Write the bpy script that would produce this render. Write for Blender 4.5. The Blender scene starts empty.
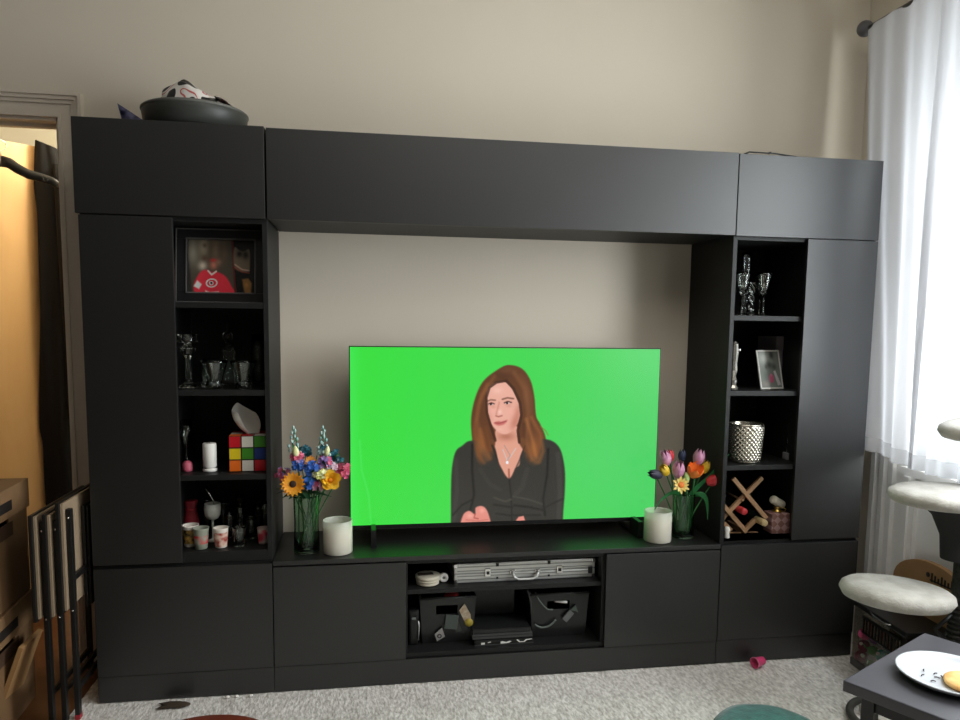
import bpy, bmesh, math, random
import numpy as np
from mathutils import Vector, Matrix, noise as mnoise
random.seed(7)
PI = math.pi
scene = bpy.context.scene
COL = scene.collection

# ------------------------------------------------------------------ materials
def lin(c):
    return tuple(((v/255)/12.92 if v/255 <= .04045 else ((v/255+.055)/1.055)**2.4) for v in c)

MATS = {}
def mat(name, rgb, rough=.6, metal=0., noise=None, bump=None, spec=.5, trans=0., ior=1.45, sheen=0., coat=0., alpha=1.):
    """Principled material; noise=(scale, rgb2, detail) mixes in a second tone, bump=(scale, strength)."""
    if name in MATS: return MATS[name]
    m = bpy.data.materials.new(name); m.use_nodes = True
    nt = m.node_tree; b = nt.nodes['Principled BSDF']
    b.inputs['Base Color'].default_value = (*lin(rgb), 1)
    b.inputs['Roughness'].default_value = rough
    b.inputs['Metallic'].default_value = metal
    b.inputs['Specular IOR Level'].default_value = spec
    b.inputs['Transmission Weight'].default_value = trans
    b.inputs['IOR'].default_value = ior
    b.inputs['Sheen Weight'].default_value = sheen
    b.inputs['Coat Weight'].default_value = coat
    b.inputs['Alpha'].default_value = alpha
    tc = nt.nodes.new('ShaderNodeTexCoord')
    if noise:
        n = nt.nodes.new('ShaderNodeTexNoise'); n.inputs['Scale'].default_value = noise[0]
        n.inputs['Detail'].default_value = noise[2] if len(noise) > 2 else 3
        nt.links.new(tc.outputs['Object'], n.inputs['Vector'])
        mx = nt.nodes.new('ShaderNodeMix'); mx.data_type = 'RGBA'
        mx.inputs[6].default_value = (*lin(rgb), 1); mx.inputs[7].default_value = (*lin(noise[1]), 1)
        r = nt.nodes.new('ShaderNodeMapRange'); r.inputs[1].default_value = .35; r.inputs[2].default_value = .65
        nt.links.new(n.outputs['Fac'], r.inputs[0]); nt.links.new(r.outputs[0], mx.inputs[0])
        nt.links.new(mx.outputs[2], b.inputs['Base Color'])
    if bump:
        n2 = nt.nodes.new('ShaderNodeTexNoise'); n2.inputs['Scale'].default_value = bump[0]
        n2.inputs['Detail'].default_value = 4
        nt.links.new(tc.outputs['Object'], n2.inputs['Vector'])
        bp = nt.nodes.new('ShaderNodeBump'); bp.inputs['Strength'].default_value = bump[1]
        bp.inputs['Distance'].default_value = bump[2] if len(bump) > 2 else .004
        nt.links.new(n2.outputs['Fac'], bp.inputs['Height']); nt.links.new(bp.outputs[0], b.inputs['Normal'])
    MATS[name] = m
    return m

def glass(name, rgb=(250, 253, 251), rough=.0):
    """solid clear glass for the closed, double walled glassware meshes"""
    if name in MATS: return MATS[name]
    m = bpy.data.materials.new(name); m.use_nodes = True
    nt = m.node_tree; nt.nodes.clear()
    o = nt.nodes.new('ShaderNodeOutputMaterial'); g = nt.nodes.new('ShaderNodeBsdfGlass')
    g.inputs['Color'].default_value = (*lin(rgb), 1); g.inputs['Roughness'].default_value = rough; g.inputs['IOR'].default_value = 1.5
    nt.links.new(g.outputs[0], o.inputs[0]); MATS[name] = m
    return m
def film(name, rgb, rough=.1, gloss=.12):
    """thin clear plastic sheet: mostly see-through with a soft gloss"""
    if name in MATS: return MATS[name]
    m = bpy.data.materials.new(name); m.use_nodes = True
    nt = m.node_tree; nt.nodes.clear()
    o = nt.nodes.new('ShaderNodeOutputMaterial'); t = nt.nodes.new('ShaderNodeBsdfTransparent'); t.inputs[0].default_value = (*lin(rgb), 1)
    g = nt.nodes.new('ShaderNodeBsdfGlossy'); g.inputs['Roughness'].default_value = rough
    mx = nt.nodes.new('ShaderNodeMixShader'); mx.inputs[0].default_value = gloss
    nt.links.new(t.outputs[0], mx.inputs[1]); nt.links.new(g.outputs[0], mx.inputs[2]); nt.links.new(mx.outputs[0], o.inputs[0]); MATS[name] = m
    return m

def attr_mat(name, emit=None, rough=.5):
    """picture material: colour attribute 'picture' on the mesh"""
    m = bpy.data.materials.new(name); m.use_nodes = True
    nt = m.node_tree; b = nt.nodes['Principled BSDF']
    a = nt.nodes.new('ShaderNodeAttribute'); a.attribute_name = 'picture'
    if emit:
        b.inputs['Base Color'].default_value = (.005, .005, .005, 1)
        nt.links.new(a.outputs['Color'], b.inputs['Emission Color']); b.inputs['Emission Strength'].default_value = emit
    else:
        nt.links.new(a.outputs['Color'], b.inputs['Base Color'])
    b.inputs['Roughness'].default_value = rough
    return m

def wood(name, a, bb, scale=(1, 1, .12), rough=.4, ws=6):
    if name in MATS: return MATS[name]
    m = mat(name, a, rough); nt = m.node_tree; b = nt.nodes['Principled BSDF']
    tc = nt.nodes.new('ShaderNodeTexCoord'); mp = nt.nodes.new('ShaderNodeMapping'); mp.inputs['Scale'].default_value = scale
    n = nt.nodes.new('ShaderNodeTexNoise'); n.inputs['Scale'].default_value = ws; n.inputs['Detail'].default_value = 6; n.inputs['Distortion'].default_value = 1.2
    rp = nt.nodes.new('ShaderNodeMix'); rp.data_type = 'RGBA'
    rp.inputs[6].default_value = (*lin(a), 1); rp.inputs[7].default_value = (*lin(bb), 1)
    nt.links.new(tc.outputs['Object'], mp.inputs[0]); nt.links.new(mp.outputs[0], n.inputs['Vector'])
    nt.links.new(n.outputs['Fac'], rp.inputs[0]); nt.links.new(rp.outputs[2], b.inputs['Base Color'])
    return m

# ------------------------------------------------------------------ mesh helpers
class MB:
    def __init__(s): s.bm = bmesh.new(); s.mi = 0
    def _fin(s, faces, smooth):
        for f in faces: f.material_index = s.mi; f.smooth = smooth
    def box(s, x0, x1, y0, y1, z0, z1, bev=0, M=None):
        vs = [s.bm.verts.new((x, y, z)) for x in (x0, x1) for y in (y0, y1) for z in (z0, z1)]
        q = [(0, 1, 3, 2), (4, 6, 7, 5), (0, 4, 5, 1), (2, 3, 7, 6), (0, 2, 6, 4), (1, 5, 7, 3)]
        fs = [s.bm.faces.new([vs[i] for i in f]) for f in q]
        s._fin(fs, False)
        if M is not None:
            for v in vs: v.co = M @ v.co
        if bev:
            es = list({e for f in fs for e in f.edges})
            r = bmesh.ops.bevel(s.bm, geom=es, offset=bev, segments=2, profile=.6, affect='EDGES')
            for f in r['faces']: f.material_index = s.mi
        return s
    def lathe(s, prof, c=(0, 0, 0), seg=28, M=None, smooth=True, wob=None):
        """prof: list of (radius, z) from the bottom up; radius 0 closes"""
        rings = []; newv = []
        for r, z in prof:
            if r <= 1e-6:
                v = s.bm.verts.new((c[0], c[1], c[2]+z)); rings.append([v]); newv.append(v)
            else:
                ring = []
                for k in range(seg):
                    a = 2*PI*k/seg; rr = r*(wob(a, z) if wob else 1)
                    ring.append(s.bm.verts.new((c[0]+rr*math.cos(a), c[1]+rr*math.sin(a), c[2]+z)))
                rings.append(ring); newv += ring
        fs = []
        for A, B in zip(rings, rings[1:]):
            for k in range(seg):
                j = (k+1) % seg
                if len(A) == 1 and len(B) == 1: continue
                if len(A) == 1: fs.append(s.bm.faces.new((A[0], B[j], B[k])))
                elif len(B) == 1: fs.append(s.bm.faces.new((A[k], A[j], B[0])))
                else: fs.append(s.bm.faces.new((A[k], A[j], B[j], B[k])))
        s._fin(fs, smooth)
        if M is not None:
            for v in newv: v.co = M @ v.co
        return s
    def tube(s, pts, r, seg=8, cap=True, smooth=True, flat=1.):
        """tube along points; r a number or one per point; flat squashes across"""
        pts = [Vector(p) for p in pts]; n = len(pts)
        rs = r if isinstance(r, (list, tuple)) else [r]*n
        rings = []; up = None
        for i, p in enumerate(pts):
            d = (pts[min(i+1, n-1)]-pts[max(i-1, 0)])
            if d.length < 1e-9: d = Vector((0, 0, 1))
            d.normalize()
            if up is None:
                up = Vector((0, 0, 1)) if abs(d.z) < .9 else Vector((0, 1, 0))
            a = d.cross(up)
            if a.length < 1e-6: a = d.orthogonal()
            a.normalize(); b = a.cross(d); b.normalize(); up = b
            rings.append([s.bm.verts.new(p+(a*math.cos(2*PI*k/seg)+b*math.sin(2*PI*k/seg)*flat)*rs[i]) for k in range(seg)])
        fs = []
        for A, B in zip(rings, rings[1:]):
            for k in range(seg):
                j = (k+1) % seg; fs.append(s.bm.faces.new((A[k], B[k], B[j], A[j])))
        if cap:
            fs.append(s.bm.faces.new(rings[0])); fs.append(s.bm.faces.new(rings[-1][::-1]))
        s._fin(fs, smooth); return s
    def ball(s, c, r, u=14, v=9, M=None):
        sx, sy, sz = (r, r, r) if not isinstance(r, (tuple, list)) else r
        prof = [(math.sin(PI*i/v), -math.cos(PI*i/v)) for i in range(v+1)]
        prof[0] = (0, -1); prof[-1] = (0, 1)
        T = Matrix.Translation(Vector(c)) @ (M.to_4x4() if M is not None else Matrix()) @ Matrix.Diagonal((sx, sy, sz, 1))
        return s.lathe(prof, seg=u, M=T)
    def quadgrid(s, P, smooth=True, close=False):
        """P[i][j] -> points"""
        V = [[s.bm.verts.new(p) for p in row] for row in P]; fs = []
        for i in range(len(V)-1):
            w = len(V[i])
            for j in range(w if close else w-1):
                k = (j+1) % w; fs.append(s.bm.faces.new((V[i][j], V[i][k], V[i+1][k], V[i+1][j])))
        s._fin(fs, smooth); return s
    def prism(s, poly, y0, y1, M=None, bev=0):
        """polygon in xz, extruded along y"""
        a = [s.bm.verts.new((x, y0, z)) for x, z in poly]; b = [s.bm.verts.new((x, y1, z)) for x, z in poly]
        n = len(poly); fs = [s.bm.faces.new(a), s.bm.faces.new(b[::-1])]
        for i in range(n): fs.append(s.bm.faces.new((a[i], b[i], b[(i+1) % n], a[(i+1) % n])))
        s._fin(fs, False)
        if M is not None:
            for v in a+b: v.co = M @ v.co
        return s
    def m(s, i): s.mi = i; return s
    def build(s, name, mats, parent=None, thick=0, sub=0, recalc=True):
        if recalc: bmesh.ops.recalc_face_normals(s.bm, faces=s.bm.faces)
        me = bpy.data.meshes.new(name); s.bm.to_mesh(me); s.bm.free()
        for mm in (mats if isinstance(mats, (list, tuple)) else [mats]): me.materials.append(mm)
        o = bpy.data.objects.new(name, me); COL.objects.link(o)
        if parent: o.parent = parent
        if thick:
            md = o.modifiers.new('thickness', 'SOLIDIFY'); md.thickness = thick; md.offset = 0
        if sub:
            md = o.modifiers.new('smooth', 'SUBSURF'); md.levels = sub; md.render_levels = sub
        return o

def tag(o, label, cat, group=None, kind=None):
    o['label'] = label; o['category'] = cat
    if group: o['group'] = group
    if kind: o['kind'] = kind
    return o
def thing(name, label, cat, loc=(0, 0, 0), rz=0, group=None):
    o = bpy.data.objects.new(name, None); o.empty_display_size = .05; COL.objects.link(o)
    o.location = loc; o.rotation_euler = (0, 0, rz)
    return tag(o, label, cat, group)
def dup(root, loc, rz, label, group=None, scale=None):
    r = root.copy(); COL.objects.link(r); r.location = loc; r.rotation_euler = (0, 0, rz); r['label'] = label
    if group: r['group'] = group
    if scale: r.scale = scale
    for ch in list(root.children):
        c = ch.copy(); COL.objects.link(c); c.parent = r
        for g in ch.children:
            d = g.copy(); COL.objects.link(d); d.parent = c
    return r
def struct(o, label=None, cat=None):
    o['kind'] = 'structure'
    if label: o['label'] = label
    if cat: o['category'] = cat
    return o
def setlabel(o, l): o['label'] = l; return o
def Rz(a): return Matrix.Rotation(a, 4, 'Z')
def Rx(a): return Matrix.Rotation(a, 4, 'X')
def Ry(a): return Matrix.Rotation(a, 4, 'Y')
def T(*p): return Matrix.Translation(Vector(p))
def rnd(a, b): return random.uniform(a, b)

# ------------------------------------------------------------------ dimensions of the wall unit
W = .63; XM = W+1.8; XR = XM+W; DEP = .40
ZP, ZB, ZT, ZH = .0995, .515, 1.778, 2.093
XWALL = 3.245; YW = .40; ZC = 3.25

# ------------------------------------------------------------------ common materials
M_dim = mat('darkened_unseen_wall', (74, 66, 58), .85)  # unseen walls darkened so the black fronts reflect less light
M_wall = mat('wall_paint', (214, 204, 187), .85, noise=(1.3, (210, 200, 183), 2), bump=(60, .05, .002))
M_trim = mat('painted_trim', (214, 203, 187), .45)
M_trimw = mat('white_trim', (236, 234, 230), .45)
M_black = mat('black_brown_laminate', (8, 8, 7), .45, noise=(3, (11, 11, 10), 2), spec=.5, ior=1.75)
M_blackin = mat('black_carcass', (25, 26, 25), .5, spec=.4)
M_ceil = mat('ceiling_paint', (225, 222, 214), .9)
M_glass = glass('clear_glass')
M_glass2 = glass('cut_crystal', (252, 254, 252), .03)
M_silver = mat('brushed_aluminium', (214, 214, 210), .34, .55, spec=.6)
M_chrome = mat('chrome', (225, 225, 225), .15, 1.)
M_bp = mat('black_plastic', (20, 20, 20), .35)
M_bm = mat('black_metal', (18, 18, 18), .38, spec=.5)
M_white = mat('white_matt', (232, 229, 222), .55)

# ================================================================== SETTING
def carpet_mat():
    m = mat('carpet_pile', (180, 172, 160), .95, sheen=.2)
    nt = m.node_tree; b = nt.nodes['Principled BSDF']
    tc = nt.nodes.new('ShaderNodeTexCoord'); mp = nt.nodes.new('ShaderNodeMapping'); mp.inputs['Scale'].default_value = (1.0, .45, 1)
    mp.inputs['Rotation'].default_value = (0, 0, -.35)
    n = nt.nodes.new('ShaderNodeTexNoise'); n.inputs['Scale'].default_value = 95; n.inputs['Detail'].default_value = 3
    n3 = nt.nodes.new('ShaderNodeTexNoise'); n3.inputs['Scale'].default_value = 4; n3.inputs['Detail'].default_value = 4
    nt.links.new(tc.outputs['Object'], mp.inputs[0]); nt.links.new(mp.outputs[0], n.inputs['Vector']); nt.links.new(tc.outputs['Object'], n3.inputs['Vector'])
    cr = nt.nodes.new('ShaderNodeMix'); cr.data_type = 'RGBA'
    cr.inputs[6].default_value = (*lin((168, 161, 152)), 1); cr.inputs[7].default_value = (*lin((242, 238, 232)), 1)
    mr = nt.nodes.new('ShaderNodeMapRange'); mr.inputs[1].default_value = .3; mr.inputs[2].default_value = .68
    nt.links.new(n.outputs['Fac'], mr.inputs[0])
    ad = nt.nodes.new('ShaderNodeMath'); ad.operation = 'MULTIPLY_ADD'; ad.inputs[1].default_value = .35; 
    sb = nt.nodes.new('ShaderNodeMath'); sb.operation = 'MULTIPLY_ADD'; sb.inputs[1].default_value = .8; sb.inputs[2].default_value = -.1
    nt.links.new(mr.outputs[0], sb.inputs[0]); nt.links.new(n3.outputs['Fac'], ad.inputs[0]); nt.links.new(sb.outputs[0], ad.inputs[2])
    nt.links.new(ad.outputs[0], cr.inputs[0]); nt.links.new(cr.outputs[2], b.inputs['Base Color'])
    bp = nt.nodes.new('ShaderNodeBump'); bp.inputs['Strength'].default_value = .8; bp.inputs['Distance'].default_value = .008
    nt.links.new(n.outputs['Fac'], bp.inputs['Height']); nt.links.new(bp.outputs[0], b.inputs['Normal'])
    return m
M_floorw = wood('orange_oak_floor', (112, 68, 34), (78, 46, 22), (.3, 1.5, 1), .4, 8)
struct(MB().box(-2.6, 3.4, -4.2, 3.2, -.1, -.014).build('floor', M_floorw))
cp = MB()
P = []
for i in range(181):
    row = []
    for j in range(121):
        x = -.075+i*(3.3/180); y = -3.4+3.75*(j/120)**.55
        z = .004*mnoise.noise((x*55, y*30, 0))+.002*mnoise.noise((x*140, y*90, 3))
        row.append((x, y, z-.004))
    P.append(row)
cp.quadgrid(P)
cp.box(-.075, 3.22, -3.4, .35, -.013, -.010)
tag(cp.build('carpet', carpet_mat()), 'beige loop pile carpet under the black wall unit and tables', 'carpet')

bw = MB()     # wall behind the unit with the doorway cut out of it
OX0, OX1, OZ = -1.02, -.19, 2.185
bw.box(OX1, XWALL+.12, YW, YW+.12, -.014, ZC).box(-2.6, OX0, YW, YW+.12, -.014, ZC).box(OX0, OX1, YW, YW+.12, OZ, ZC)
struct(bw.build('wall_back', M_wall))
# right wall with the window opening, plus an added unseen one for fill light
WY0, WY1, WZ0, WZ1 = -1.75, -.06, .835, 2.62
rw = MB()
rw.box(XWALL, XWALL+.12, WY1, YW+.12, -.014, ZC).box(XWALL, XWALL+.12, -2.35, WY0, -.014, ZC).box(XWALL, XWALL+.12, -4.2, -3.75, -.014, ZC)
for a_, b_ in ((WY0, WY1), (-3.75, -2.35)): rw.box(XWALL, XWALL+.12, a_, b_, -.014, WZ0).box(XWALL, XWALL+.12, a_, b_, WZ1, ZC)
struct(rw.build('wall_right', M_wall))
struct(MB().box(-2.72, -2.6, -4.2, 3.2, -.014, ZC).build('wall_left', M_dim))
struct(MB().box(-2.72, XWALL+.12, -4.32, -4.2, -.014, ZC).build('wall_rear', M_dim))
struct(MB().box(-2.72, XWALL+.12, -4.32, 3.2, ZC, ZC+.1).build('ceiling', M_ceil))
M_hall = mat('hall_paint', (232, 226, 208), .85, bump=(40, .05, .002))
struct(MB().box(-2.6, 1.2, 2.3, 2.4, -.014, ZC).build('wall_hall', M_hall))
struct(MB().box(.35, .45, YW+.12, 2.3, -.014, ZC).build('wall_hall_side', M_hall))
# door casing, stepped mouldings
dc = MB()
def cas(dx0, dx1, t):
    dc.box(OX1+dx0, OX1+dx1, YW-t, YW, -.012, OZ+dx1)
    dc.box(OX0-dx1, OX0-dx0, YW-t, YW, -.012, OZ+dx1)
    dc.box(OX0-dx0, OX1+dx0, YW-t, YW, OZ+dx0, OZ+dx1)
cas(.0, .012, .016); cas(.012, .05, .010); cas(.05, .064, .018); cas(.064, .078, .026); cas(.078, .09, .034)
dc.box(OX1-.012, OX1, YW, YW+.12, -.012, OZ).box(OX0, OX0+.012, YW, YW+.12, -.012, OZ).box(OX0, OX1, YW, YW+.12, OZ-.012, OZ)
dc.box(OX1-.026, OX1-.012, YW+.05, YW+.08, -.012, OZ-.012)
dc.box(OX0+.012, OX1-.012, YW+.05, YW+.08, OZ-.026, OZ-.012)
struct(dc.build('trim_1', M_trim))
# window: sash frame, pane, casing, recessed panel under it
wi = thing('window_1', 'tall window in right wall behind the white curtains', 'window', (0, 0, 0)); wi['kind'] = 'structure'
f = MB()
for (a, b_, c, d) in ((WY0, WY1, WZ0, WZ0+.05), (WY0, WY1, WZ1-.05, WZ1), (WY0, WY0+.05, WZ0, WZ1), (WY1-.05, WY1, WZ0, WZ1), (WY0, WY1, 1.74, 1.79)):
    f.box(XWALL+.05, XWALL+.09, a, b_, c, d)
f.build('window_frame', M_trimw, wi)
mp_ = bpy.data.materials.new('window_pane'); mp_.use_nodes = True
nt = mp_.node_tree; nt.nodes.clear(); o_ = nt.nodes.new('ShaderNodeOutputMaterial'); t_ = nt.nodes.new('ShaderNodeBsdfTransparent'); t_.inputs[0].default_value = (.95, .97, .97, 1); nt.links.new(t_.outputs[0], o_.inputs[0])
MB().box(XWALL+.066, XWALL+.072, WY0+.04, WY1-.04, WZ0+.04, WZ1-.04).build('window_pane', mp_, wi)
MB().box(XWALL-.03, XWALL+.1, WY0-.04, WY1+.04, WZ0-.035, WZ0).build('window_sill', M_trimw, wi)
wc = MB()     # fluted casing beside the window and the panelling below the sill
for (y0, y1, t) in ((.115, .14, .045), (.09, .115, .018), (.065, .09, .04), (.04, .065, .018), (.02, .04, .032), (-.055, .02, .012)):
    wc.box(XWALL-t, XWALL, y0, y1, -.012, WZ1+.1)
for (y0, y1, t) in ((-.085, -.055, .04), (-.11, -.085, .028), (-1.75, -.11, .008)):
    wc.box(XWALL-t, XWALL, y0, y1, -.012, WZ0-.035)
wc.box(XWALL-.03, XWALL, WY0-.15, .14, WZ1, WZ1+.12).box(XWALL-.035, XWALL, WY0-.15, WY0, -.012, WZ1)
wc.box(XWALL-.016, XWALL, -1.75, -.11, -.012, .13)
struct(wc.build('trim_2', M_trimw))
struct(MB().box(XWALL-.018, XWALL, .14, YW, -.012, .14).build('baseboard_right', M_trimw))
struct(MB().box(XR+.002, XWALL-.018, YW-.018, YW, -.012, .14).build('baseboard_back', M_trimw))

# wooden door standing open in the hallway
hinge = Vector((-.985, .565)); edge = Vector((-.503, 1.0)); dv = (edge-hinge).normalized(); ang = math.atan2(dv.y, dv.x)
dr = thing('door_1', 'varnished orange wooden door standing open beyond the doorway', 'door', (hinge.x, hinge.y, 0), ang); dr['kind'] = 'structure'
L = (edge-hinge).length
MB().box(0, L, 0, .036, .0, 2.2, .002).build('door_panel', wood('varnished_birch', (240, 200, 144), (222, 172, 110), (1.6, 1.6, .18), .38, 5), dr)
MB().lathe([(0, 0), (.024, 0), (.024, .006), (.010, .01), (.010, .03), (.026, .045), (.024, .06), (0, .066)], M=T(.06, 0, .95) @ Rx(PI/2)).build('door_knob', mat('brass', (190, 150, 80), .3, 1.), dr)

# ================================================================== WALL UNIT
def carcass(mb, x0, x1, z0, z1, t=.018, y0=.018, back=True):
    mb.box(x0, x0+t, y0, DEP-.001, z0, z1, .0012).box(x1-t, x1, y0, DEP-.001, z0, z1, .0012)
    mb.box(x0+t, x1-t, y0, DEP-.001, z0, z0+t).box(x0+t, x1-t, y0, DEP-.001, z1-t, z1)
    if back: mb.box(x0+t, x1-t, DEP-.012, DEP-.002, z0+t, z1-t)
    return mb
def panel(x0, x1, z0, z1, g=.0018): return MB().box(x0+g, x1-g, 0, .016, z0+g, z1-g, .0015)
wu = 'parts of the black wall unit'
def wall_cab(x0, x1, label, dz=0):
    r = thing('wall_cabinet', label, 'cabinet', (x0, 0, ZT+dz))
    w = x1-x0; h = ZH-ZT+(.004 if x0 < 0 else 0)
    carcass(MB(), .001, w-.001, .001, h-.002).build('carcass', M_blackin, r)
    panel(0, w, -.006, h).build('flap_door', M_black, r)
    return r
wall_cab(-.010, W-.003, 'black wall cabinet at upper left beneath the round tray')
wall_cab(W, XM, 'long black bridging wall cabinet above the television')
wall_cab(XM, XR, 'black wall cabinet at upper right beside the curtain', -.002)

def tower(x0, mirror, label, shelves, zbot):
    r = thing('tower_cabinet', label, 'cabinet', (x0, 0, ZB))
    h = ZT-ZB; mb = MB()
    carcass(mb, .001, W-.001, .001, h-.002)
    mb.box(.02, W-.02, .018, DEP-.015, .019, zbot-ZB)
    dx = .262 if not mirror else W-.262-.016
    mb.box(dx, dx+.016, .022, DEP-.012, .02, h-.02)
    mb.build('carcass', M_blackin, r)
    if not mirror: panel(0, .311, .006, h-.008).build('door', M_black, r)
    else: panel(W-.317, W, .006, h-.008).build('door', M_black, r)
    for z in shelves:
        a, b = (.278, W-.019) if not mirror else (.019, W-.278)
        MB().box(a, b, .02, DEP-.014, z-ZB-.02, z-ZB, .001).build('shelf', M_blackin, r)
    return r
SL = [.845, 1.158, 1.476]; BL = .556
SR = [.842, 1.151, 1.458]; BR = .523
tower(0, False, 'tall black tower on left holding the framed jersey picture', SL, BL)
tower(XM, True, 'tall black tower on right holding the champagne flutes', SR, BR)

def plinth(mb, x0, x1): mb.box(x0, x1, .006, .024, 0, ZP-.002).box(x0, x0+.018, .024, DEP-.002, 0, ZP-.002).box(x1-.018, x1, .024, DEP-.002, 0, ZP-.002)
def base(x0, label):
    r = thing('base_cabinet', label, 'cabinet', (x0, 0, 0))
    carcass(MB(), .001, W-.001, ZP, ZB-.001).build('carcass', M_blackin, r)
    panel(0, W, ZP, ZB-.005).build('drawer_front', M_black, r)
    p = MB(); plinth(p, .001, W-.001); p.build('plinth', M_black, r)
base(0, 'black base cabinet under the left tower')
base(XM, 'black base cabinet under the right tower')
r = thing('media_bench', 'long black low bench under the television with open middle bay', 'tv bench', (W, 0, 0))
mb = MB(); A, B = .507, 1.296
carcass(mb, .001, 1.799, ZP, ZB-.018)
mb.box(A-.018, A, .02, DEP-.012, ZP+.018, ZB-.036).box(B, B+.018, .02, DEP-.012, ZP+.018, ZB-.036)
mb.build('carcass', M_blackin, r)
MB().box(.001, 1.799, .001, DEP-.001, ZB-.018, ZB, .0015).build('bench_top', M_black, r)
MB().box(A+.001, B-.001, .03, DEP-.014, .352, .37, .001).build('shelf', M_blackin, r)
panel(.0, A-.006, ZP, ZB-.022).build('drawer_front', M_black, r)
panel(B+.01, 1.8, ZP, ZB-.022).build('drawer_front', M_black, r)
p = MB(); plinth(p, .001, 1.799); p.build('plinth', M_black, r)

# ================================================================== TELEVISION with its picture
def picture_grid(name, W_, H_, nx, ny, img, material, parent, M=None):
    """flat screen / photo: img (ny,nx,3) linear colours, row 0 at the top"""
    xs = np.linspace(0, W_, nx+1); zs = np.linspace(H_, 0, ny+1)
    X, Z = np.meshgrid(xs, zs); co = np.stack([X, np.zeros_like(X), Z], -1).reshape(-1, 3)
    if M is not None:
        R = np.array(M.to_3x3()); co = co @ R.T+np.array(M.to_translation())
    me = bpy.data.meshes.new(name); nv = (nx+1)*(ny+1); nf = nx*ny
    i = np.arange(ny)[:, None]*(nx+1)+np.arange(nx)[None]; i = i.reshape(-1)
    faces = np.stack([i, i+nx+1, i+nx+2, i+1], -1)
    me.from_pydata(co.tolist(), [], faces.tolist())
    at = me.color_attributes.new('picture', 'FLOAT_COLOR', 'CORNER')
    c = np.concatenate([img.reshape(-1, 3), np.ones((nf, 1))], 1).repeat(4, 0).astype(np.float32)
    at.data.foreach_set('color', c.reshape(-1))
    me.materials.append(material); o = bpy.data.objects.new(name, me); COL.objects.link(o); o.parent = parent
    return o
class Paint:
    """polygon painter on an array, in any coordinate frame (x0,y0,x1,y1)"""
    def __init__(s, nx, ny, frame, bg):
        s.nx, s.ny = nx, ny
        x0, y0, x1, y1 = frame
        s.X, s.Y = np.meshgrid(x0+(np.arange(nx)+.5)/nx*(x1-x0), y0+(np.arange(ny)+.5)/ny*(y1-y0))
        s.img = np.ones((ny, nx, 3))*np.array(bg, float)[None, None]
    def mask(s, poly, soft=.6):
        poly = [tuple(p) for p in poly]; n = len(poly); ins = np.zeros(s.X.shape, bool); d2 = np.full(s.X.shape, 1e9)
        for i in range(n):
            (xa, ya), (xb, yb) = poly[i], poly[(i+1) % n]
            c = ((ya > s.Y) != (yb > s.Y))
            with np.errstate(divide='ignore', invalid='ignore'):
                xi = (xb-xa)*(s.Y-ya)/(yb-ya if yb != ya else 1e-9)+xa
            ins ^= c & (s.X < xi)
            L2 = (xb-xa)**2+(yb-ya)**2+1e-12; t = np.clip(((s.X-xa)*(xb-xa)+(s.Y-ya)*(yb-ya))/L2, 0, 1)
            d2 = np.minimum(d2, (s.X-xa-t*(xb-xa))**2+(s.Y-ya-t*(yb-ya))**2)
        d = np.sqrt(d2); d = np.where(ins, d, -d)
        return np.clip(d/soft*.5+.5, 0, 1)
    def put(s, m, rgb, a=1.):
        m = (m*a)[..., None]; s.img = s.img*(1-m)+np.array(rgb, float)*m
    def poly(s, p, rgb, soft=.6, a=1., clip=None):
        m = s.mask(smooth_poly(p) if len(p) > 5 else p, soft)
        if clip is not None: m = m*clip
        s.put(m, rgb, a)
    def blob(s, cx, cy, rx, ry, rgb, a=1., rot=0, clip=None, hard=False):
        c, n = math.cos(rot), math.sin(rot); dx, dy = s.X-cx, s.Y-cy
        q = ((dx*c+dy*n)/rx)**2+((-dx*n+dy*c)/ry)**2
        m = np.clip((1.15-q)*4, 0, 1) if hard else np.exp(-q*1.4)
        if clip is not None: m = m*clip
        s.put(m, rgb, a)
    def line(s, pts, w, rgb, a=1., clip=None, soft=.8):
        d2 = np.full(s.X.shape, 1e9)
        for (xa, ya), (xb, yb) in zip(pts, pts[1:]):
            L2 = (xb-xa)**2+(yb-ya)**2+1e-12; t = np.clip(((s.X-xa)*(xb-xa)+(s.Y-ya)*(yb-ya))/L2, 0, 1)
            d2 = np.minimum(d2, (s.X-xa-t*(xb-xa))**2+(s.Y-ya-t*(yb-ya))**2)
        m = np.clip((w-np.sqrt(d2))/soft+.5, 0, 1)
        if clip is not None: m = m*clip
        s.put(m, rgb, a)
    def linear(s):
        v = np.clip(s.img/255, 0, 1); return np.where(v <= .04045, v/12.92, ((v+.055)/1.055)**2.4)
def smooth_poly(p, n=6):
    out = []; k = len(p)
    for i in range(k):
        p0, p1, p2, p3 = (np.array(p[(i+j-1) % k], float) for j in range(4))
        for t in np.linspace(0, 1, n, endpoint=False):
            out.append(tuple(.5*((2*p1)+(-p0+p2)*t+(2*p0-5*p1+4*p2-p3)*t*t+(-p0+3*p1-3*p2+p3)*t**3)))
    return out

TX0, TX1, TZ0, TZ1, TY = .913, 2.227, .566, 1.318, .215
tv = thing('television', 'large flat television showing a woman on bright green', 'television', (TX0, TY, ZB))
TW, TH = TX1-TX0, TZ1-TZ0; zb = TZ0-ZB
MB().box(0, TW, .003, .012, zb, zb+TH, .001).box(.12, TW-.12, .012, .05, zb+.02, zb+.42, .006).build('bezel', M_bm, tv)

pt = Paint(470, 266, (0, 0, 1, 1), (52, 214, 68))
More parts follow.
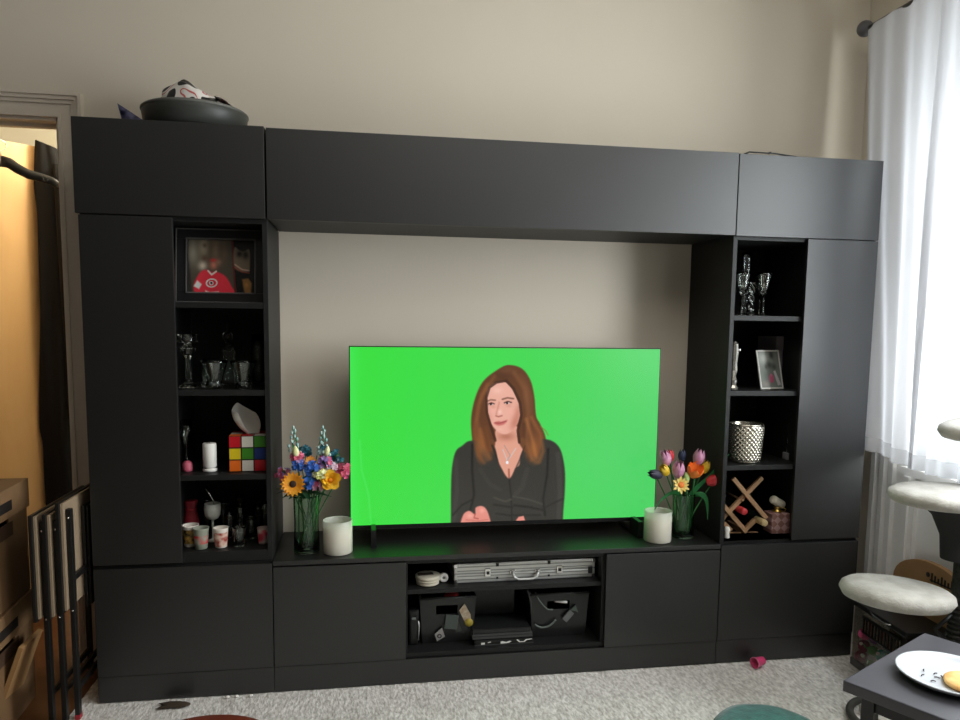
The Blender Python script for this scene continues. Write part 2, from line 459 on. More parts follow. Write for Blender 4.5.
# the picture is laid out in the coordinates of the photographed screen: four corners -> projective map
def homography(src, dst):
    A = []
    for (x, y), (u, v) in zip(src, dst):
        A += [[x, y, 1, 0, 0, 0, -u*x, -u*y, -u], [0, 0, 0, x, y, 1, -v*x, -v*y, -v]]
    return np.linalg.svd(np.array(A, float))[2][-1].reshape(3, 3)
Hm = homography(((0, 0), (1, 0), (1, 1), (0, 1)), ((350., 347.2), (659.6, 349.3), (654.2, 518.2), (351, 524)))
q_ = Hm @ np.stack([pt.X.ravel(), pt.Y.ravel(), np.ones(pt.X.size)])
pt.X = (q_[0]/q_[2]).reshape(pt.X.shape)+1.4; pt.Y = (q_[1]/q_[2]).reshape(pt.X.shape)+.5
k = np.clip((pt.X-350)/310, 0, 1)[..., None]
pt.img = np.array((56, 222, 62))*(1-k)+np.array((76, 208, 100))*k
pt.put(np.exp(-((pt.X-351)/9)**2), (70, 232, 92), .6)
pt.line([(361, 440), (363, 470), (370, 495), (372, 524)], 1.0, (100, 236, 120), .25)
pt.blob(600, 460, 70, 60, (92, 212, 120), .35)
hair_d, hair_m, hair_l = (62, 38, 26), (98, 60, 36), (168, 104, 54)
# back of the hair
pt.poly([(507, 366), (493, 373), (482, 383), (475, 398), (471, 417), (471.5, 436), (474, 452), (479, 464), (487, 465.5), (496, 457), (505, 440), (515, 440), (522, 455), (531, 466), (541, 465), (546, 452), (545, 437), (540, 425), (535.5, 416), (534, 398), (530, 381), (521, 369)], hair_m, .8)
# shirt
pt.poly([(490, 440), (526, 440), (522, 470), (509, 486), (496, 470)], (224, 160, 138), .7)
shirt = [(471, 441), (462, 446), (455.5, 452), (452, 468), (451, 490), (451, 512), (451, 526), (451, 530), (563, 530), (563, 526), (563.5, 512), (565, 490), (564.5, 468), (559, 448), (546, 440), (527, 444), (518, 462), (509, 479), (499, 464), (492, 444)]
pt.poly(shirt, (52, 50, 45), .8)
# neck and chest
pt.poly([(496, 430), (517, 427), (518.5, 446), (519.5, 464), (513.5, 470), (509, 480), (505, 473), (498.5, 464), (500, 455), (497.5, 445)], (224, 160, 138), .7)
pt.blob(506, 437, 10, 5, (170, 106, 84), .75)
pt.line([(508.6, 470), (509, 479)], 1, (150, 80, 62), .7)
# face
face = [(486.5, 391), (491.5, 384.5), (498, 382.5), (505.5, 383), (512.5, 391), (518.5, 404), (520, 416), (515.5, 427), (508, 434), (500, 433.6), (492, 426), (487.8, 414)]
fm = pt.mask(smooth_poly(face), .7)
pt.put(fm, (233, 174, 156))
pt.blob(517, 415, 5, 16, (192, 122, 100), .7, .25, fm)
pt.blob(489, 416, 3, 10, (214, 140, 122), .5, -.2, fm)
pt.blob(497, 391, 6, 4, (245, 196, 178), .7, 0, fm)
pt.blob(492, 412, 3.5, 3.5, (243, 176, 164), .5, 0, fm); pt.blob(511, 413, 4, 4, (240, 172, 156), .5, 0, fm)
pt.line([(487.4, 401.4), (490.5, 400.3), (494.8, 400.7)], .7, (110, 70, 54), .75, None, 1.2); pt.line([(502, 399.8), (507, 398.4), (513, 399.2)], .75, (104, 66, 50), .8, None, 1.2)
pt.blob(491, 404.4, 3.2, 2, (170, 108, 92), .7); pt.blob(507.5, 403.2, 4, 2.2, (170, 108, 92), .7)
pt.blob(491, 404.7, 2.2, 1.1, (222, 196, 190), .9, 0, None, True); pt.blob(507.3, 403.6, 2.6, 1.2, (222, 196, 190), .9, 0, None, True)
pt.blob(490.6, 404.7, 1.1, 1.1, (52, 40, 40), 1, 0, None, True); pt.blob(506.7, 403.6, 1.2, 1.2, (52, 40, 40), 1, 0, None, True)
pt.line([(488.4, 404.4), (491, 403.2), (493.8, 404.4)], .5, (60, 36, 32), .9); pt.line([(504, 403.4), (507.3, 402), (511, 403)], .55, (58, 34, 30), .9)
pt.line([(498.8, 403), (497.2, 410), (496, 414.4)], .9, (204, 136, 118), .7, None, 1.5); pt.blob(493, 407.5, 3, 1.5, (208, 142, 128), .5); pt.blob(508.5, 406.6, 3.6, 1.6, (206, 140, 124), .5); pt.blob(514.5, 424, 5, 8, (190, 118, 98), .55, .5, fm); pt.blob(499.5, 412.5, 2.4, 3, (248, 200, 186), .8)
pt.line([(495.6, 416.3), (498, 417.2), (501.6, 416.2)], .7, (160, 92, 80), .75)
pt.poly([(493.6, 423.3), (498, 421.6), (501, 422), (507, 420.6), (504, 424.6), (499, 426), (496, 425.4)], (198, 108, 102), .9)
pt.line([(494.6, 423.3), (499, 423.7), (505.6, 421.8)], .4, (140, 62, 60), .8)
pt.blob(499.5, 429.8, 4, 1.6, (240, 186, 168), .6)
# hair over the face sides, strands
front = [(507, 366), (497, 371.5), (485, 381.5), (477, 396), (473, 418), (474.5, 436), (481, 446), (490, 452), (495, 443), (490, 428), (487, 413), (485.8, 400), (486.6, 391), (491.5, 384.5), (499, 382), (506, 382.5), (513, 391), (519, 405), (520.5, 416), (517, 430), (519, 444), (528, 455), (538, 456), (541, 440), (536, 420), (533.5, 400), (529, 382), (520, 370)]
hm = pt.mask(smooth_poly(front), .8); pt.put(hm, hair_m, .95)
pt.blob(503, 376, 12, 6, (84, 52, 34), .8, 0, hm)
pt.line([(505, 381.5), (496, 383), (489, 388), (486, 398), (486.5, 413), (491, 428), (495, 441)], 1.3, hair_d, .8)
pt.line([(506, 381.5), (513, 389), (519.5, 403), (521, 416), (517.5, 431), (519, 443)], 1.4, hair_d, .8)
hall = np.maximum(hm, pt.mask(smooth_poly([(471, 425), (472, 445), (478, 464), (488, 465), (496, 457), (494, 440), (486, 425)]), .8))
hall = np.maximum(hall, pt.mask(smooth_poly([(521, 425), (521, 452), (531, 466), (542, 464), (546, 450), (544, 436), (536, 420)]), .8))
pt.blob(480, 448, 6, 16, (150, 92, 46), .75, 0, hall); pt.blob(534, 450, 8, 14, (158, 98, 50), .75, .1, hall); pt.blob(489, 452, 5, 9, (120, 70, 36), .6, 0, hall); pt.blob(526, 395, 5, 18, (126, 82, 52), .6, -.15, hall); pt.blob(508, 371, 10, 4, (112, 72, 46), .7, 0, hall); pt.blob(478, 410, 4, 14, (84, 52, 32), .6, 0, hall)
for (a, w, c, al) in (([(494, 377), (481, 396), (477, 420), (480, 445), (487, 460)], 1.1, (150, 96, 56), .6), ([(487, 385), (478, 405), (474.5, 430), (478, 455), (484, 463)], .9, hair_l, .6),
                      ([(480, 430), (484, 448), (490, 459)], 1., hair_l, .7), ([(486, 428), (490, 446), (494, 453)], .8, (126, 74, 40), .7), ([(475, 425), (475, 445), (481, 461)], 1, (120, 68, 34), .7),
                      ([(514, 374), (525, 390), (528, 412), (526, 440), (531, 460)], 1.4, (140, 92, 58), .7), ([(520, 376), (530, 396), (532, 420), (538, 440), (538, 460)], 1., (122, 76, 46), .6),
                      ([(526, 420), (532, 440), (536, 458)], 1., (186, 120, 66), .75), ([(531, 418), (540, 434), (543, 452), (539, 463)], 1., hair_l, .75), ([(523, 440), (528, 456), (536, 463)], 1.2, hair_l, .6), ([(524, 425), (524, 445), (529, 460)], .9, hair_d, .6)):
    pt.line(a, w*1.5, c, al*.62, hall, 3.2)
pt.line([(540, 427), (545, 431), (548, 436)], .5, (150, 100, 50), .6)
# shirt folds, placket, collar
sm = pt.mask(smooth_poly(shirt), .8)
for (a, w, c, al) in (([(472, 445), (472, 470), (474, 495), (470, 512)], 1.2, (24, 24, 22), .75), ([(548, 450), (547, 475), (543, 500), (545, 516)], 1.2, (24, 24, 22), .75), ([(509, 480), (511, 497), (512, 524)], .7, (28, 27, 24), .8),
                      ([(492, 446), (499, 464), (509, 480), (518, 463), (524, 446)], 1., (34, 32, 29), .8), ([(494, 498), (505, 502), (511, 500)], .8, (74, 71, 63), .8), ([(513, 497), (528, 500), (542, 505)], .8, (72, 69, 62), .8), ([(494, 505), (506, 507), (512, 508)], 1, (30, 29, 26), .8), ([(514, 506), (530, 508), (542, 511)], 1.1, (28, 27, 25), .8), ([(496, 514), (510, 516), (540, 516)], 1, (30, 30, 27), .7),
                      ([(456, 460), (457, 490), (454, 520)], 2, (66, 64, 58), .5), ([(558, 455), (560, 490), (559, 520)], 2.5, (70, 68, 63), .5), ([(480, 470), (490, 485), (500, 490)], 2, (64, 61, 54), .5), ([(527, 470), (522, 488), (516, 494)], 2.4, (66, 63, 56), .5), ([(453, 515), (462, 505), (472, 500)], .9, (28, 28, 25), .8), ([(546, 508), (556, 503), (563, 500)], .9, (30, 30, 28), .6)):
    pt.line(a, w, c, al, sm, 1.6)
# necklace
pt.line([(502.5, 450), (505, 456), (507, 461), (511, 456), (515.5, 449)], .45, (206, 200, 198), .9); pt.line([(504, 446), (510, 456), (506, 463)], .4, (150, 140, 140), .7)
pt.blob(507, 463, 1.3, 1.7, (240, 240, 244), 1, 0, None, True)
# hands
pt.poly([(463, 527), (463, 515.5), (469, 511), (475, 514.6), (475.6, 508), (482, 506.4), (487, 511), (490.5, 522), (490, 527)], (226, 142, 128), .7)
pt.line([(475.2, 514), (474, 518), (478, 519)], .7, (170, 84, 74), .8); pt.blob(470, 516, 4, 3, (244, 176, 160), .7); pt.blob(482, 511, 3, 3, (244, 172, 156), .7); pt.line([(466, 520), (478, 521), (488, 520)], .5, (188, 100, 88), .6)
pt.poly([(514.5, 523), (518.5, 517.6), (523.5, 516.6), (525, 521), (524, 524)], (226, 142, 128), .6)
picture_grid('screen', TW-.008, TH-.022, 470, 266, pt.linear(), attr_mat('screen_picture', 1.0, .25), tv, T(.004, 0.0, zb+.018))
for fx in (.095, TW-.1):
    MB().prism([(-.012, 0), (.012, 0), (.009, zb+.02), (-.009, zb+.02)], -.09, .01, T(fx, 0, .0005)).box(fx-.012, fx+.012, .0, .15, .0005, .012, .002).build('foot', M_bm, tv)

# ================================================================== LIGHT AND CAMERA
w = bpy.data.worlds.new('World'); scene.world = w; w.use_nodes = True
bg = w.node_tree.nodes['Background']; bg.inputs[0].default_value = (.80, .90, 1, 1); bg.inputs[1].default_value = 1.2
def area(name, loc, size, sy, energy, color, look):
    l = bpy.data.lights.new(name, 'AREA'); l.shape = 'RECTANGLE'; l.size = size; l.size_y = sy; l.energy = energy; l.color = color
    o = bpy.data.objects.new(name, l); COL.objects.link(o); o.location = loc
    o.rotation_euler = (Vector(look)-Vector(loc)).to_track_quat('-Z', 'Y').to_euler(); return o
area('window_and_fill_daylight', (XWALL+.3, -1.16, 1.62), 1.15, 1.8, 95, (.97, .98, 1), (0, -1.16, 1.35))
area('window_and_fill_daylight', (XWALL+.3, -.28, 1.45), .5, 1.6, 24, (.96, .98, 1), (0, -.28, 1.3))
area('window_and_fill_daylight', (XWALL+.3, -3.05, 1.8), 1.45, 1.75, 24, (.97, .97, .97), (0, -3.05, 1.8))  # fill daylight added at the made-up second opening, out of view
area('overhead_fill', (1.9, -1.9, ZC-.03), 2.0, 1.5, 22, (1, .95, .88), (1.9, -1.9, 0))  # unseen soft light added overhead to brighten the upper wall and carpet
l = bpy.data.lights.new('hall_lamp', 'POINT'); l.energy = 42; l.color = (1, .92, .76); l.shadow_soft_size = .09
o = bpy.data.objects.new('hall_lamp', l); COL.objects.link(o); o.location = (.08, .78, 2.55)

cam = bpy.data.cameras.new('camera'); co = bpy.data.objects.new('camera', cam); COL.objects.link(co)
right = Vector((.98730566, -.15836037, .01222776)); upv = Vector((.00416414, .10276682, .99469676)); fw = Vector((.15877716, .98201882, -.1021217))
co.matrix_world = Matrix(((right.x, upv.x, -fw.x, .96476), (right.y, upv.y, -fw.y, -2.75968), (right.z, upv.z, -fw.z, 1.40233), (0, 0, 0, 1)))
cam.sensor_width = 36; cam.sensor_fit = 'HORIZONTAL'; cam.lens = 732.677/960*36; cam.shift_y = 41.42/960; cam.clip_start = .02
scene.camera = co
scene.view_settings.view_transform = 'Standard'; scene.view_settings.look = 'None'; scene.view_settings.exposure = 0; scene.view_settings.gamma = 1
scene.view_settings.use_curve_mapping = False
#OBJECTS#
# ================================================================== helpers for small things
def glassware(name, label, cat, prof, loc, group=None, m=None, t=.0022, seg=28, part='bowl', extra=None, scale=None):
    """hollow glass from an outer profile; the wall is closed inside down to the last-but-two bottom point"""
    r = thing(name, label, cat, loc, 0, group)
    inner = [(max(a-t, .0008), z) for a, z in prof[::-1] if z > prof[0][1]+.012]
    if inner[-1][1] > .016:      # floor of the glass just above its foot
        low = [p_ for p_ in prof if p_[1] <= .012][-1]; inner.append((max(low[0]-t, .0008), low[1]+.005))
    pr = [(0, prof[0][1])]+list(prof)+inner+[(0, inner[-1][1])]
    MB().lathe(pr, seg=seg).build(part, m or M_glass, r)
    if scale: r.scale = scale
    return r
def stemglass(name, label, cat, prof_bowl, zb, foot_r, loc, group=None, m=None, stem_r=.0035):
    r = thing(name, label, cat, loc, 0, group)
    m = m or M_glass
    MB().lathe([(0, 0), (foot_r, 0), (foot_r, .0025), (foot_r*.35, .006), (stem_r*1.2, .012), (stem_r, zb*.6), (stem_r*1.4, zb), (0, zb)]).build('stem', m, r)
    inner = [(max(a-.0018, .0006), z) for a, z in prof_bowl[::-1] if z > prof_bowl[0][1]+.003]
    MB().lathe([(0, zb)]+list(prof_bowl)+inner+[(0, inner[-1][1])]).build('bowl', m, r)
    return r

# ---- top of the unit: tray with a printed bag, snack packet, thin bracket
tr = thing('round_tray', 'dark round bowl shaped tray on top of the left cabinet', 'tray', (.355, .205, ZH+.0045))
MB().lathe([(0, 0), (.160, 0), (.178, .012), (.185, .06), (.187, .08), (.183, .084), (.177, .078), (.168, .018), (.148, .008), (0, .008)], seg=48).build('bowl', mat('charcoal_melamine', (58, 60, 56), .45), tr)
MB().lathe([(.1855, .074), (.1895, .076), (.1895, .082), (.184, .086)], seg=48).build('rim', mat('grey_rim', (98, 98, 92), .5), tr)
def printed_mat():
    m = mat('printed_film', (222, 216, 210), .35); nt = m.node_tree; b = nt.nodes['Principled BSDF']
    tc = nt.nodes.new('ShaderNodeTexCoord'); n = nt.nodes.new('ShaderNodeTexNoise'); n.inputs['Scale'].default_value = 17; n.inputs['Detail'].default_value = 0
    r = nt.nodes.new('ShaderNodeValToRGB'); r.color_ramp.interpolation = 'CONSTANT'
    e = r.color_ramp.elements; e[0].position = 0; e[0].color = (*lin((30, 28, 28)), 1); e[1].position = .45; e[1].color = (*lin((225, 220, 214)), 1)
    k = e.new(.59); k.color = (*lin((198, 96, 92)), 1); k = e.new(.625); k.color = (*lin((225, 220, 214)), 1); k = e.new(.68); k.color = (*lin((34, 32, 32)), 1)
    nt.links.new(tc.outputs['Object'], n.inputs['Vector']); nt.links.new(n.outputs['Fac'], r.inputs[0]); nt.links.new(r.outputs[0], b.inputs['Base Color'])
    return m
def crumple(nx, ny, fn): return [[fn(i/(nx-1), j/(ny-1)) for j in range(ny)] for i in range(nx)]
def bagtop(u, v):
    a = 2*PI*v; env = math.sin(PI*min(u*.62+.02, .5))
    rr = (.140*(1-u)**.32)*(1+.16*mnoise.noise((3*math.cos(a), 3*math.sin(a), u*3)))
    hump = .088*u**.7
    x = rr*math.cos(a)*1.0+.01*u; y = rr*math.sin(a)*.72
    z = .062+hump*(1.05-.5*(x/.12))+.016*mnoise.noise((x*22, y*22, u*4))*min(1, u*3)+.02*math.exp(-((x+.03)/.03)**2)*u
    return (x, y, max(z, .03))
bag = thing('plastic_bag', 'crumpled white black and red printed bag lying in the round tray', 'bag', (.36, .20, ZH+.0145))
MB().quadgrid(crumple(16, 41, bagtop)).build('bag_body', printed_mat(), bag, sub=1)
def flapf(u, v): return (-.125+.075*u+.012*math.sin(5*v), -.05+.10*v, .068+.085*math.sin(PI*u*.55)*(1-.4*abs(v-.5))+.008*mnoise.noise((u*6, v*6, 0)))
MB().quadgrid(crumple(8, 9, flapf)).build('bag_flap', mat('white_film', (226, 220, 212), .4), bag, thick=.001, sub=1)
def flap2(u, v): return (.075+.085*u, -.07+.09*v, .118-.058*u*u+.006*mnoise.noise((u*7, v*7, 5)))
MB().quadgrid(crumple(8, 9, flap2)).build('bag_flap', MATS['printed_film'], bag, thick=.001, sub=1)
def snack(u, v):
    x = .09*u; z = .048*v; return (x-.018*v, .012*math.sin(PI*u)*math.sin(PI*v)*(1 if 1 else 0)+.003*mnoise.noise((u*8, v*8, 0)), .002+z*(1-.55*u)+.03*(1-u)*v)
sp = MB(); sp.quadgrid(crumple(10, 8, snack)); sp.quadgrid(crumple(10, 8, lambda u, v: (snack(u, v)[0], -snack(u, v)[1]-.001, snack(u, v)[2])))
o = sp.build('snack_packet', mat('navy_foil', (28, 28, 58), .28, .3, noise=(30, (110, 110, 140), 1))); o.location = (.125, .12, ZH+.0045)
tag(o, 'small navy foil packet beside the round tray on top of cabinet', 'packet')
o = MB().tube([(.0, 0, .0035), (.018, -.006, .011), (.13, -.004, .011), (.225, .0, .0035)], .0032, 8).box(.105, .112, -.008, .006, .0085, .0165, .001).build('wall_bracket', M_bm); o.location = (2.468, .035, ZH-.001)
tag(o, 'thin black metal strip lying on top of the right cabinet', 'bracket')

# ---- left tower, top shelf: framed picture
fr = thing('picture_frame', 'large black frame holding a red hockey jersey picture on top left shelf', 'picture frame', (.284, .118, SL[2]+.0012), math.radians(-2))
FW, FH = .318, .276; MT = Rx(math.radians(-7)) @ T(0, 0, 0)
fm_ = MB()
for (a, b, c, d) in ((0, FW, 0, .038), (0, FW, FH-.038, FH), (0, .04, .038, FH-.038), (FW-.034, FW, .038, FH-.038)): fm_.box(a, b, 0, .022, c, d, .003, M=MT)
fm_.box(.03, FW-.03, .018, .024, .03, FH-.03, M=MT)
fm_.build('frame_moulding', mat('black_gloss_frame', (34, 33, 34), .28, spec=.6), fr)
fl = MB()
for (a, b, c, d) in ((.036, FW-.030, .034, .039), (.036, FW-.030, FH-.039, FH-.034), (.036, .041, .034, FH-.034), (FW-.035, FW-.030, .034, FH-.034)): fl.box(a, b, -.003, .002, c, d, .001, M=MT)
for (a, b, c, d) in ((0, FW, 0, .004), (0, FW, FH-.004, FH), (0, .004, 0, FH)): fl.box(a, b, -.003, .002, c, d, .001, M=MT)
fl.build('frame_edge', mat('grey_bead', (92, 90, 88), .35), fr)
ip = Paint(110, 80, (188, 237, 263, 292), (42, 40, 36))
ip.poly([(188, 237), (236, 237), (240, 292), (192, 292)], (66, 60, 50), 1)
ip.blob(193, 250, 8, 16, (150, 144, 128), .8); ip.blob(205, 245, 7, 12, (170, 155, 130), .8); ip.blob(218, 247, 6, 14, (128, 106, 84), .7); ip.blob(228, 250, 4, 13, (96, 78, 62), .6)
ip.blob(204, 264, 6, 6, (214, 200, 182), .8)
ip.blob(206, 243, 3, 3, (60, 50, 42), .6); ip.blob(206, 256, 3.4, 3, (86, 60, 46), .8); ip.blob(216, 263, 5, 5.5, (188, 110, 92), .9); ip.blob(216, 258, 4.5, 2, (186, 50, 48), .9); ip.blob(222, 260, 4, 4, (150, 110, 90), .6)
ip.poly([(200, 272), (207, 268), (214, 270), (220, 270), (229, 274), (236, 284), (238, 293), (200, 293), (194, 285)], (196, 46, 60), 1)
ip.poly([(194, 285), (198, 279), (203, 283), (200, 288)], (214, 200, 190), .8)
ip.line([(210, 269), (214, 273), (219, 269.5)], .9, (226, 204, 196), .9)
ip.blob(214, 281.5, 6.5, 4.6, (226, 214, 206), 1, -.1, None, True); ip.blob(214, 281.5, 5, 3.3, (180, 40, 52), 1, -.1, None, True); ip.blob(213.6, 281.6, 2.5, 2, (220, 205, 200), 1, 0, None, True); ip.blob(213.6, 281.6, 1.4, 1.2, (40, 30, 34), 1, 0, None, True)
ip.poly([(207, 289), (212, 291), (222, 290), (222, 293), (207, 293)], (208, 190, 180), .8)
ip.poly([(237, 237), (263, 237), (263, 293), (240, 293)], (20, 20, 19), .8)
ip.line([(237, 237), (238.5, 265), (241, 292)], 1, (92, 30, 30), .8)
ip.poly([(239, 245), (245, 247), (250, 248), (256, 246), (257, 258), (255, 269), (240, 266)], (104, 92, 76), 1); ip.blob(245, 251, 4, 4, (24, 22, 20), .9); ip.blob(252, 252, 4, 5, (30, 28, 24), .9); ip.line([(240, 262), (248, 267), (256, 268)], .6, (196, 160, 140), .8); ip.line([(240, 265), (248, 269.5), (256, 270.5)], .6, (140, 60, 50), .8)
ip.poly([(248, 277), (255, 276), (259, 281), (258, 292), (251, 292)], (126, 90, 50), 1); ip.blob(253, 283, 3, 3, (170, 120, 60), .7)
picture_grid('picture', FW-.075, FH-.075, 110, 80, np.clip(ip.linear()*1.7, 0, .9), attr_mat('jersey_print', None, .25), fr, MT @ T(.041, .0165, .038))

# ---- left tower, second shelf: glass
z2 = SL[1]+.0012
cs = thing('candlestick', 'tall cut glass candlestick at left end of second shelf', 'candlestick', (.322, .12, z2))
MB().lathe([(0, 0), (.034, 0), (.036, .006), (.022, .014), (.010, .03), (.011, .06), (.008, .09), (.012, .12), (.026, .128), (.030, .15), (.014, .158), (.012, .166), (.036, .172), (.04, .186), (.036, .2), (.016, .198), (.014, .18), (0, .178)], seg=12, smooth=False).build('stem', M_glass2, cs)
glassware('mini_bottle', 'little clear glass bottle between the candlestick and left tumbler', 'bottle', [(.012, 0), (.013, .004), (.013, .05), (.009, .062), (.007, .075), (.0075, .108)], (.372, .16, z2))
def decanter(loc):
    r = thing('decanter', 'slim square glass decanter with pointed stopper behind the two tumblers', 'decanter', loc)
    MB().box(-.024, .024, -.024, .024, 0, .135, .004).box(-.020, .020, -.020, .020, .135, .15, .006).build('body', M_glass, r)
    MB().lathe([(.012, .15), (.010, .17), (.018, .174), (.02, .19), (.017, .202), (.010, .21), (.006, .235), (.003, .252), (0, .254)], seg=14).build('stopper', M_glass2, r)
decanter((.436, .30, z2))
glassware('highball_glass', 'tall square glass at right of the decanter on second shelf', 'glass', [(.024, 0), (.026, .005), (.027, .13), (.0245, .2)], (.552, .29, z2), seg=16)
tumb = [(.024, 0), (.03, .003), (.031, .014), (.024, .022), (.026, .03), (.046, .095), (.049, .104)]
glassware('tumbler', 'flared glass tumbler standing next to the little glass bottle', 'glass', tumb, (.422, .09, z2), 'flared tumblers', M_glass, seg=20)
glassware('tumbler', 'flared glass tumbler in front of the tall square glass', 'glass', tumb, (.526, .09, z2), 'flared tumblers', M_glass, seg=20)

# ---- left tower, third shelf
z3 = SL[0]+.0012
glassware('glass_vase', 'dark edged crystal glass half hidden at left end of third shelf', 'glass', [(.02, 0), (.022, .01), (.008, .03), (.007, .09), (.02, .11), (.026, .14), (.024, .185)], (.296, .17, z3), None, M_glass2, seg=12)
o = MB().lathe([(0, 0), (.018, 0), (.019, .01), (.017, .03), (.010, .038), (0, .04)], c=(.314, .1, z3)).build('bath_toy', mat('faded_pink', (198, 96, 116), .5)); tag(o, 'small pink capped pot at left on third shelf', 'pot')
ca = thing('pillar_candle', 'slim white pillar candle on round white foot beside cube box', 'candle', (.397, .09, z3))
MB().lathe([(0, .016), (.0235, .016), (.025, .019), (.025, .104), (.023, .107), (0, .106)]).build('wax', M_white, ca)
MB().lathe([(0, 0), (.024, 0), (.0265, .004), (.0265, .009), (.018, .0125), (.018, .016), (0, .016)]).build('foot', M_white, ca)
MB().tube([(0, 0, .105), (.001, 0, .113)], .001, 6).build('wick', M_bp, ca)
# cube patterned tissue box
tb = thing('tissue_box', 'tissue box patterned like a coloured puzzle cube', 'tissue box', (.536, .135, z3), math.radians(2))
S = .136; MB().box(-S/2, S/2, -S/2, S/2, 0, S, .003).build('box', mat('card_black', (22, 22, 22), .4), tb)
colf = [['red', 'white', 'green'], ['yellow', 'green', 'blue'], ['orange', 'white', 'red']]
cm = {'red': mat('sticker_red', (190, 22, 34), .4), 'white': mat('sticker_white', (222, 218, 206), .4), 'green': mat('sticker_green', (62, 138, 34), .4), 'yellow': mat('sticker_yellow', (222, 196, 30), .4), 'blue': mat('sticker_blue', (22, 52, 122), .4), 'orange': mat('sticker_orange', (232, 108, 30), .4)}
keys = list(cm); st = MB(); g = S/3
for i in range(3):
    for j in range(3):
        a, c = -S/2+j*g+.0025, S-(i+1)*g+.0025
        st.m(keys.index(colf[i][j])).box(a, a+g-.005, -S/2-.0012, -S/2+.001, c, c+g-.005)
        st.m(keys.index(colf[j][(i+1) % 3])).box(S/2-.001, S/2+.0012, -S/2+j*g+.0025, -S/2+(j+1)*g-.0025, c, c+g-.005)
        if not (i == 1 and j == 1): st.m(keys.index(['orange', 'white', 'red'][(i+2*j) % 3])).box(a, a+g-.005, -S/2+i*g+.0025, -S/2+(i+1)*g-.0025, S-.001, S+.0012)
st.build('stickers', [cm[k] for k in keys], tb)
def tis(u, v):
    a = PI*(1.5*v-.95); rr = .016+.026*math.sin(PI*min(u, .98)*.72)
    return (rr*math.sin(a)*1.05+.014-.034*u+.012*(v-.5), -.012+rr*math.cos(a)*.8-.006, S-.002+.122*u*(1-.30*abs(math.sin(a*.8+.5)))+.004*mnoise.noise((u*5, v*5, 0)))
MB().quadgrid(crumple(12, 17, tis)).build('tissue', mat('tissue_paper', (224, 221, 212), .85), tb, thick=.0012, sub=1)

# ---- left tower, bottom shelf: cups and glasses
z4 = BL+.0012
o = thing('gift_bag', 'dark red pouch at the left back of bottom shelf', 'pouch', (.298, .2, z4))
MB().lathe([(0, 0), (.03, 0), (.034, .03), (.03, .09), (.022, .12), (.026, .15), (.020, .155), (0, .15)], seg=16, wob=lambda a, z: 1+.08*math.sin(5*a+z*40)).build('pouch', mat('dark_red_cloth', (128, 18, 30), .7), o)
MB().lathe([(.0215, .115), (.0245, .119), (.0215, .123)], seg=14).build('tie', mat('red_cord', (168, 40, 44), .6), o)
M_milk = mat('opal_glass', (190, 190, 180), .2, coat=.4)
gb = stemglass('goblet', 'pale opal goblet with a metal straw on bottom shelf', 'goblet', [(.006, .082), (.022, .09), (.029, .104), (.0315, .122), (.030, .148)], .082, .026, (.388, .16, z4), None, M_milk)
MB().tube([(.008, 0, .10), (.004, 0, .16), (-.012, 0, .19), (-.024, 0, .206)], .0022, 8).build('straw', M_chrome, gb)
cupp = [(.02, 0), (.0215, .002), (.027, .07), (.0285, .076)]
def shotcup(label, loc, wallm, bandm, band=(.018, .055), scale=1):
    r = thing('shot_cup', label, 'cup', loc, 0, 'shot cups on the bottom left shelf')
    pr = [(0, 0)]+cupp+[(.0255, .0745), (.019, .006), (0, .006)]
    MB().lathe(pr, seg=24).build('cup', wallm, r)
    f = lambda z: .0215+(z-.002)*(.0055/.068)+.0006
    z0, z1 = band
    MB().lathe([(f(z0), z0), (f((z0+z1)/2), (z0+z1)/2), (f(z1), z1)], seg=24, wob=lambda a, z: 1.0).build('print_band', bandm, r)
    r.scale = (scale,)*3; return r
M_paper = mat('cup_white', (226, 216, 204), .5)
shotcup('cream cup with black and gold print left on bottom shelf', (.318, .1, z4), M_paper, mat('gold_black_print', (24, 22, 18), .5, noise=(60, (206, 160, 74), 1)), (.012, .062), 1.08)
shotcup('grey green cup with red emblem in front of the opal goblet', (.364, .062, z4), mat('cup_grey', (142, 146, 130), .3), mat('red_emblem_print', (150, 150, 136), .4, noise=(38, (196, 40, 50), 0)), (.02, .05), 1.05)
shotcup('white paper cup with red and brown print on bottom shelf', (.434, .07, z4), M_paper, mat('red_brown_print', (160, 44, 40), .5, noise=(46, (226, 200, 180), 1)), (.006, .06), 1.0)
shotcup('small pink and white printed cup at right end of bottom shelf', (.585, .10, z4), mat('cup_pinkish', (196, 170, 160), .4), mat('pink_print', (200, 54, 78), .5, noise=(30, (216, 206, 196), 0)), (.008, .07), .82)
glassware('shot_glass', 'ribbed clear tumbler between the paper cup and the pink cup', 'glass', [(.022, 0), (.024, .003), (.027, .07), (.0275, .076)], (.5, .08, z4), 'clear glasses on the bottom left shelf', M_glass2, seg=14)
zg = 'clear glasses on the bottom left shelf'
gl = 'small clear glass at the back of the bottom left shelf'
for i, (x, y, h, rr) in enumerate(((.445, .19, .10, .02), (.485, .20, .13, .017), (.53, .17, .085, .022), (.548, .24, .12, .019), (.58, .2, .14, .016), (.412, .26, .135, .02), (.47, .29, .15, .018), (.345, .27, .13, .02))):
    glassware('shot_glass', gl, 'glass', [(rr*.8, 0), (rr*.85, .004), (rr, h*.9), (rr*1.02, h)], (x, y, z4), zg, M_glass if i % 2 else M_glass2, seg=16)

